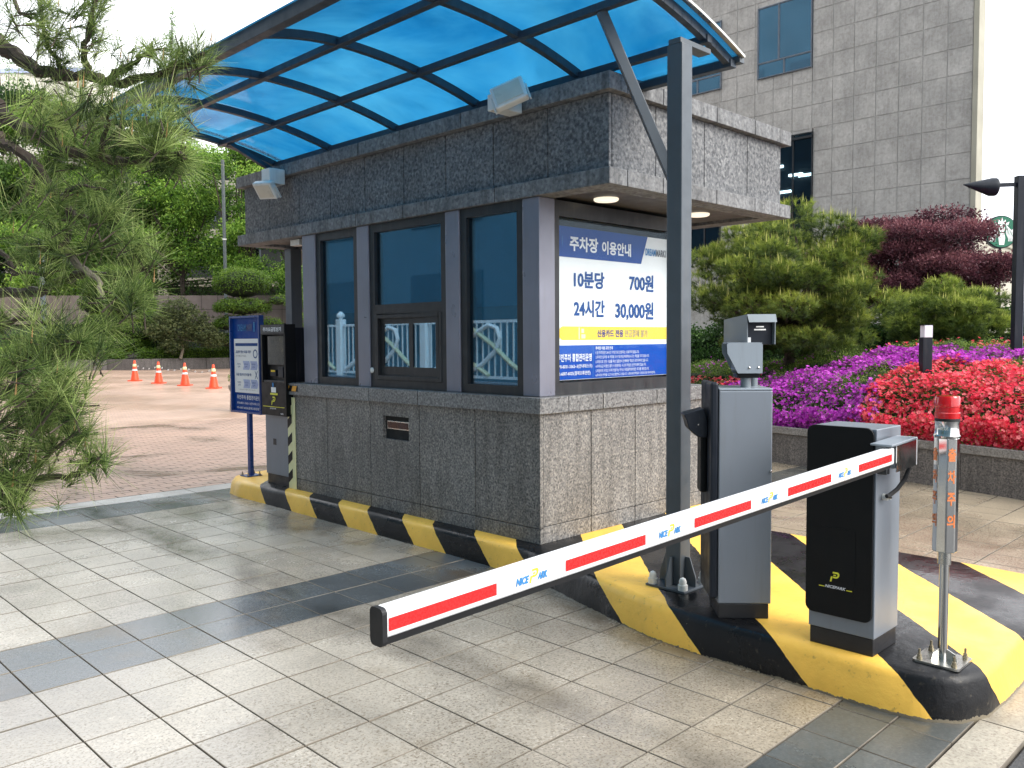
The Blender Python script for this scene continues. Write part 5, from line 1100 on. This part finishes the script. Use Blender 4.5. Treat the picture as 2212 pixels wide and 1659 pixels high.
# trees behind
r = np.random.default_rng(61)
def rtree(label, u, d_, vt, vb, ru, mat, per, size, seed, nm='leafy_tree', bark='bark'):
    rr = np.random.default_rng(seed); L2 = []
    k = d_/FPX; n_ = 26
    for i in range(n_):
        f_ = rr.uniform(0, 1); v_ = vt+(vb-vt)*f_; wd = ru*math.sin(math.pi*(.18+.72*f_)); L2.append((u+rr.uniform(-1, 1)*wd*.75, v_, ru*rr.uniform(.28, .5), ru*rr.uniform(.16, .3)))
    pads_ = [(c_+FF*rr.uniform(-1, 1)*ru*k*.6, q) for c_, q in cpads(0, d_, L2)]
    b__ = at(u, 760, d_); b__[2] = .5; leafy(nm, label, 'tree', b__, pads_, per, size, mat, bark, .2, sprig(7, 1.1, 4), 'leafy trees behind the retaining wall')
rtree('bright leafy tree directly left of the booth roof', 520, 49.5, 290, 610, 95, 'leaf_bright', 170, .30, 62)
rtree('bright leafy tree behind the olive shrub', 395, 51, 270, 600, 105, 'leaf_bright', 170, .30, 63)
rtree('dark leafy tree behind the large rounded topiary', 260, 52, 240, 620, 115, 'leaf_dark', 300, 0.35, 64)
rtree('green leafy tree behind the pine, over the brown wall', 120, 50, 230, 630, 120, 'leaf_bright', 270, 0.35, 65)
rtree('leafy tree at the far left behind the pine', -30, 52, 190, 630, 120, 'leaf_dark', 240, 0.38, 66)
rtree('leafy tree seen just under the roof beside the column', 640, 48, 420, 680, 70, 'leaf_bright', 200, .22, 67)
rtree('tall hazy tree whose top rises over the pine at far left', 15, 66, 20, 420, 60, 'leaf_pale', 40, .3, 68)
# conifer
cz = at(372, 30, 66); k = 66/FPX; L2 = [(372+random.uniform(-.3, .3)*(v_-10)*.35, v_, max(6, (v_-10)*.24), 13) for v_ in range(22, 330, 12)]
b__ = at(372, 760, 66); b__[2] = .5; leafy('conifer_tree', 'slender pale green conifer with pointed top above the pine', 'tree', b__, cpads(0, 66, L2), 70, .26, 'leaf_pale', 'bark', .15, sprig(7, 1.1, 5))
bush = [(u+random.uniform(-14, 14), 655+random.uniform(-30, 30)*1., random.uniform(26, 46), random.uniform(16, 30)) for u in range(-80, 720, 26)]
leafy('undergrowth', 'dark green undergrowth spilling over the retaining wall', 'bushes', at(330, 640, 51.5), [(c_+np.array([0, 0, .55]), q) for c_, q in cpads(0, 51.5, [(u, v_-30, a, b) for u, v_, a, b in bush])], 95, .24, 'leaf_dark', 'bark', .06, sprig(7, 1.1, 7))
low = [(u+random.uniform(-10, 10), 742+random.uniform(-14, 10), random.uniform(20, 36), random.uniform(14, 24)) for u in list(range(-60, 215, 24))+list(range(320, 700, 30))]
leafy('undergrowth', 'dark shrubs below the brown wall behind the bright hedge', 'bushes', at(100, 765, 44), cpads(0, 44, low), 160, .16, 'leaf_dark', 'bark', .04, sprig(7, 1.0, 17))
# poles
for (u, dd, v0, lb, mt2, rr_) in ((98, 43.5, 520, 'grey pole in front of the brown retaining wall', 'pole_gray', .13), (491, 47, 350, 'slim grey pole among the trees left of the roof', 'pipe_metal', .09)):
    p0 = at(u, 770, dd); p0[2] = .4; tp = at(u, v0, dd)[2]; t = thing('service_pole', tuple(p0), 0, lb, 'pole'); MB().lathe([(rr_, 0), (rr_, tp-p0[2])], n=12).build('pole', mt2, t, local=True, smooth=True)
    MB().lathe([(rr_*1.25, 0), (rr_*1.25, .08)], n=12, z0=(tp-p0[2])*.6).build('clamp', 'white_plastic', t, local=True)
# cones and tape
cn = [(7.776, 27.2), (7.752, 25.08), (7.782, 23.09), (7.751, 21.0)]
wh = ['farthest, leftmost', 'second from left', 'second from right', 'nearest, rightmost']
c0_ = None; heads = []
for i, (x, y_) in enumerate(cn):
    z0 = gz(y_); 
    if i == 0:
        t = thing('traffic_cone', (x, y_, z0), YAW-math.pi/2, '', 'traffic cone', 'orange traffic cones across the plaza')
        parts = [MB().prism(rrect(-.2, .2, -.2, .2, .05), (0, 0, 0), (1, 0, 0), (0, 1, 0), (0, 0, 1), .001, .035).build('base', 'cone_orange', t, local=True),
                 MB().lathe([(.145, .036), (.088, .36)], n=24).lathe([(.088, .36), (.076, .43)], n=24).lathe([(.075, .43), (.035, .72), (.03, .735), (.012, .74)], n=24).build('cone', 'cone_orange', t, local=True, smooth=True),
                 MB().lathe([(.0905, .37), (.0785, .43)], n=24).build('reflective_band', 'white_paint', t, local=True, smooth=True),
                 MB().lathe([(.066, .52), (.07, .545), (.058, .60), (.05, .612)], n=24).build('rope_ring', 'strip_cream', t, local=True, smooth=True)]
        c0_ = t
    else:
        t = c0_.copy(); COL.objects.link(t); t.location = (x, y_, z0)
        for p_ in parts: q = p_.copy(); COL.objects.link(q); q.parent = t
    t['label'] = 'orange traffic cone with white band, %s of the four' % wh[i]; heads.append(np.array([x, y_, z0+.58]))
rp = thing('barrier_rope', tuple((heads[0]+heads[3])/2), 0, 'rope with small white flags strung between the four cones', 'rope')
mb = MB(); fl = []
for a, b in zip(heads[:-1], heads[1:]):
    pts = [a+(b-a)*t_-np.array([0, 0, .12*4*t_*(1-t_)]) for t_ in np.linspace(0, 1, 10)]; mb.tube(pts, .006, 5)
    for t_ in np.linspace(.14, .86, 4): fl.append(a+(b-a)*t_-np.array([0, 0, .12*4*t_*(1-t_)]))
mb.build('cord', 'machine_black', rp); d = (heads[1]-heads[0])/np.linalg.norm(heads[1]-heads[0])
for q in fl: MB().bar(q-d*.05+np.array([0, 0, .0]), q+d*.05+np.array([0, 0, .015]), .008, .045).build('flag', 'white_paint', rp)
pp = at(519, 858, 18.2); pp[2] = gz(pp[1]); t = thing('potted_shrub', tuple(pp), 0, 'stone pot with a small shrub half hidden behind the notice board', 'potted shrub')
MB().lathe([(.16, 0), (.22, .02), (.2, .42), (.24, .5), (.24, .56)], n=20).build('pot', 'pot_stone', t, local=True, smooth=True)
crown('foliage', [(pp+np.array([0, 0, .72]), (.22, .22, .2)), (pp+np.array([.05, 0, .9]), (.14, .14, .14))], 5000, .07, 'leaf_hedge', t)
# ================================================================== BEHIND THE CAMERA (railing mirrored in the booth windows, block added to cut sky light)
fn = thing('white_railing', (-6.3, 6, .6), 0, 'white ornamental railing across the lane mirrored in the booth windows', 'railing')
fx0 = -6.35
B('low_wall', 'concrete_low', fn, fx0-.15, fx0+.15, -6, 22, gz(0)-.05, .62, bevel=0)
FX = lambda y_, z: (fx0, y_, z)
for z in (.70, 1.72): MB().bar(FX(-6, z), FX(22, z), .04, .05).build('rail', 'fence_white', fn)
for k in range(10): y_ = -5.8+k*3.0; MB().box(fx0-.08, fx0+.08, y_-.08, y_+.08, .62, 1.86).build('rail_post', 'fence_white', fn); MB().lathe([(.03, 0), (.09, .06), (.09, .1), (.03, .17)], (fx0, y_), 10, 1.86).build('finial', 'fence_white', fn)
bal = MB()
for k in range(170):
    y_ = -5.7+k*.16; bal.bar(FX(y_, .72), FX(y_, 1.70), .022)
tag(bal.build('balusters', 'fence_white', fn), kind='stuff')
for k in range(9):
    y_ = -4.3+k*3.0
    for s_ in (1, -1):
        pts = [FX(y_+s_*q[0], q[1]) for q in ((-1.3, .75), (-.9, .95), (-.4, 1.3), (.05, 1.55), (.3, 1.66), (.52, 1.6), (.6, 1.42), (.5, 1.2), (.15, .95), (-.3, .74))]
        MB().tube([np.array(p_)+np.array([.03, 0, 0]) for p_ in pts], .042, 6).build('scroll', 'fence_gold' if s_ > 0 else 'fence_white', fn, smooth=True)
ob = thing('sky_blocker', (-16, 10, 0), 0, 'added blue grey block that dims the booth side and darkens its window reflections', 'building')
B('wall', 'blocker_wall', ob, -22, -14.2, -20, 44, -.3, 36, bevel=0)  # unseen block added to hold back western sky light and darken glass reflections
for k in range(9):
    for q in range(5): B('window', 'blocker_pane', ob, -14.2, -14.15, -12+k*5.6, -8.4+k*5.6, 1.0+q*4.2, 3.6+q*4.2, bevel=0)
# ================================================================== FOREGROUND PINE
pt0 = at(-520, 700, 2.6); pt0[2] = gz(pt0[1])
fp_ = thing('pine_tree', tuple(pt0), 0, 'near pine whose needle covered branches reach in from the left edge', 'pine tree')
tk = [pt0, pt0+np.array([.03, .02, .8]), pt0+np.array([-.02, .05, 1.6]), pt0+np.array([.05, .0, 2.3]), pt0+np.array([.02, .05, 3.0])]
MB().tube(tk, [.09, .08, .065, .05, .03], 12).build('trunk', 'bark', fp_, smooth=True)
def trunk_at(z): return np.array([pt0[0], pt0[1], z])
BR = [  # (points in view, start depth, end depth, start radius)
 ([(-60, 92), (0, 102), (26, 112), (66, 142), (106, 159), (139, 162), (198, 165), (231, 178), (265, 178), (331, 165), (397, 139), (440, 116)], 2.5, 2.1, .019, 1),
 ([(231, 178), (260, 150), (291, 129), (314, 122), (347, 106)], 2.25, 2.1, .008, 0), ([(198, 165), (185, 132), (188, 83), (205, 0), (210, -40)], 2.3, 2.2, .009, 0),
 ([(132, 160), (129, 139), (99, 83), (89, 0)], 2.35, 2.3, .007, 0), ([(26, -20), (43, 26), (86, 46), (99, 83)], 2.4, 2.3, .006, 0),
 ([(-60, 225), (0, 245), (50, 274), (106, 304), (139, 324), (198, 337), (258, 347), (298, 347), (347, 334), (400, 340)], 2.4, 1.95, .017, 1),
 ([(106, 304), (106, 265), (132, 245)], 2.25, 2.2, .006, 0), ([(212, 335), (231, 281), (241, 231)], 2.1, 2.0, .006, 0), ([(291, 345), (294, 304), (308, 281)], 2.05, 2., .005, 0), ([(320, 342), (345, 300), (352, 270)], 2.0, 1.95, .005, 0),
 ([(-60, 300), (0, 311), (33, 321), (83, 367), (132, 427), (152, 463), (149, 516), (112, 536), (56, 529)], 2.3, 2.0, .014, 1),
 ([(152, 463), (190, 470), (240, 455)], 2.1, 2.0, .006, 0), ([(132, 427), (170, 405), (230, 410)], 2.1, 2.0, .006, 0), ([(83, 367), (60, 420), (20, 460)], 2.2, 2.1, .006, 0),
 ([(-60, 640), (0, 632), (73, 632), (120, 614), (175, 589), (225, 596), (273, 592), (327, 574)], 2.4, 2.0, .014, 1),
 ([(146, 540), (175, 581), (204, 596), (222, 632), (226, 661), (255, 669), (291, 654)], 2.1, 1.9, .0075, 0), ([(-60, 540), (30, 585), (90, 590), (140, 580)], 2.3, 2.15, .008, 0),
 ([(-70, 800), (0, 780), (50, 765), (91, 756), (127, 745), (170, 738)], 2.2, 1.85, .012, 1), ([(-70, 870), (0, 850), (70, 860), (120, 852), (166, 848)], 2.1, 1.8, .012, 1), ([(70, 860), (105, 830), (130, 800)], 1.95, 1.9, .005, 0),
 ([(-70, 1010), (0, 1020), (73, 1032), (146, 1030), (182, 1007), (213, 990)], 2.1, 1.8, .011, 1), ([(60, 1028), (100, 985), (150, 950), (190, 935)], 1.95, 1.8, .006, 0), ([(-60, 930), (20, 930), (90, 900), (150, 895)], 2.1, 1.85, .009, 0), ([(-60, 720), (10, 700), (60, 690), (100, 700)], 2.1, 1.95, .008, 0),
 ([(-70, 1050), (-20, 1060), (20, 1080), (35, 1100)], 1.9, 1.8, .006, 0)]
TP, TD = [], []
rp_ = np.random.default_rng(81)
for (uv, d0, d1, r0, main) in BR:
    n_ = len(uv); pts = [at(u, v_, d0+(d1-d0)*i/(n_-1)) for i, (u, v_) in enumerate(uv)]
    if main or uv[0][0] < 0: pts = [trunk_at(pts[0][2]-.12)]+pts
    # smooth
    fine = []
    for i in range(len(pts)-1):
        p0_, p1_, p2_, p3_ = pts[max(i-1, 0)], pts[i], pts[i+1], pts[min(i+2, len(pts)-1)]
        for t_ in np.linspace(0, 1, 5)[:-1]: fine.append(.5*((2*p1_)+(-p0_+p2_)*t_+(2*p0_-5*p1_+4*p2_-p3_)*t_**2+(-p0_+3*p1_-3*p2_+p3_)*t_**3)+rp_.normal(size=3)*.003)
    fine.append(pts[-1]); rad_ = np.linspace(r0*1.25, r0*.35, len(fine))*(1+rp_.normal(size=len(fine))*.08)
    MB().tube(fine, list(rad_), 7).build('branch', 'bark_pale' if uv[0] == (146, 540) else 'bark', fp_, smooth=True)
    fa = np.array(fine); k0 = int(len(fa)*(.35 if main else .3)); low_ = uv[0][1] in (640, 540)
    for i in range(k0, len(fa)-1):
        for _ in range((0 if rp_.uniform() < .7 else 1) if low_ and i < len(fa)*.8 else 1 if i < len(fa)*.8 else 2):
            dr = fa[i+1]-fa[i]; dr /= np.linalg.norm(dr)+1e-9; TP.append(fa[i]+rp_.normal(size=3)*.022); TD.append(dr*.5+rp_.normal(size=3)*.5+np.array([0, 0, .5]))
    TP.append(fa[-1]); TD.append(fa[-1]-fa[-3])
# short side shoots filling the sprays
tw = MB()
for (cu, cv_, ru, rv, n_, d0, d1) in ((190, 240, 175, 50, 44, 1.95, 2.4), (330, 265, 80, 50, 20, 1.9, 2.1), (180, 430, 115, 70, 17, 1.95, 2.35), (60, 420, 80, 100, 8, 2.1, 2.5), (230, 500, 75, 40, 12, 1.9, 2.1), (320, 535, 45, 30, 8, 1.9, 2.1), (55, 880, 105, 110, 66, 1.75, 2.1), (135, 900, 60, 90, 22, 1.75, 1.95), (20, 1010, 70, 60, 22, 1.8, 2.0),
                                  (50, 770, 85, 40, 20, 1.85, 2.1), (200, 745, 60, 35, 8, 1.8, 1.95), (115, 60, 45, 70, 17, 2.2, 2.4), (205, 40, 28, 60, 16, 2.2, 2.4), (10, 60, 25, 70, 8, 2.3, 2.5), (270, 650, 40, 20, 10, 1.88, 1.95), (60, 550, 120, 25, 5, 2.1, 2.3), (385, 340, 45, 30, 10, 1.95, 2.05), (420, 130, 50, 16, 12, 2.08, 2.15)):
    for _ in range(n_):
        t_ = rp_.uniform(0, 2*math.pi); q = math.sqrt(rp_.uniform()); p_ = at(cu+ru*q*math.cos(t_), cv_+rv*q*math.sin(t_), rp_.uniform(d0, d1)); d_ = RR*rp_.uniform(-.2, 1)+UU*rp_.uniform(-.1, 1)+rp_.normal(size=3)*.3
        TP.append(p_); TD.append(d_); dd_ = d_/np.linalg.norm(d_); tw.tube([p_-dd_*.055+np.array([0, 0, -.008]), p_], [.0018, .0014], 4)
tag(tw.build('twigs', 'bark', fp_), kind='stuff')
TP, TD = np.array(TP), np.array(TD); NT_ = tuft(30, 56, .019, 5, .72); 
hue = np.clip(.5+rp_.normal(size=len(TP))*.22, 0, 1); tn = np.repeat(rp_.uniform(-.2, .2, 30), 3)+np.tile([-.28, -.28, .16], 30)  # dark bases and pale tips paint the shaded interior of each tuft
v, f, ti = scatter(NT_[0], NT_[1], TP, TD, .098*rp_.uniform(.75, 1.2, len(TP)), hue, tn); o = npmesh('needles', v, f, 'needles_near', fp_, ti, kind='stuff')
bud = rp_.choice(len(TP), 46, replace=False)
v, f, ti = scatter(CAND[0]*np.array([1, 1, .8]), CAND[1], TP[bud]+np.array([0, 0, .01]), np.tile([.1, 0, 1.], (46, 1)), .0055, np.full(46, .5)); leafmat('bud', [(0, (.4, .25, .10)), (1, (.5, .3, .13))]); npmesh('buds', v, f, 'bud', fp_, ti, kind='stuff')
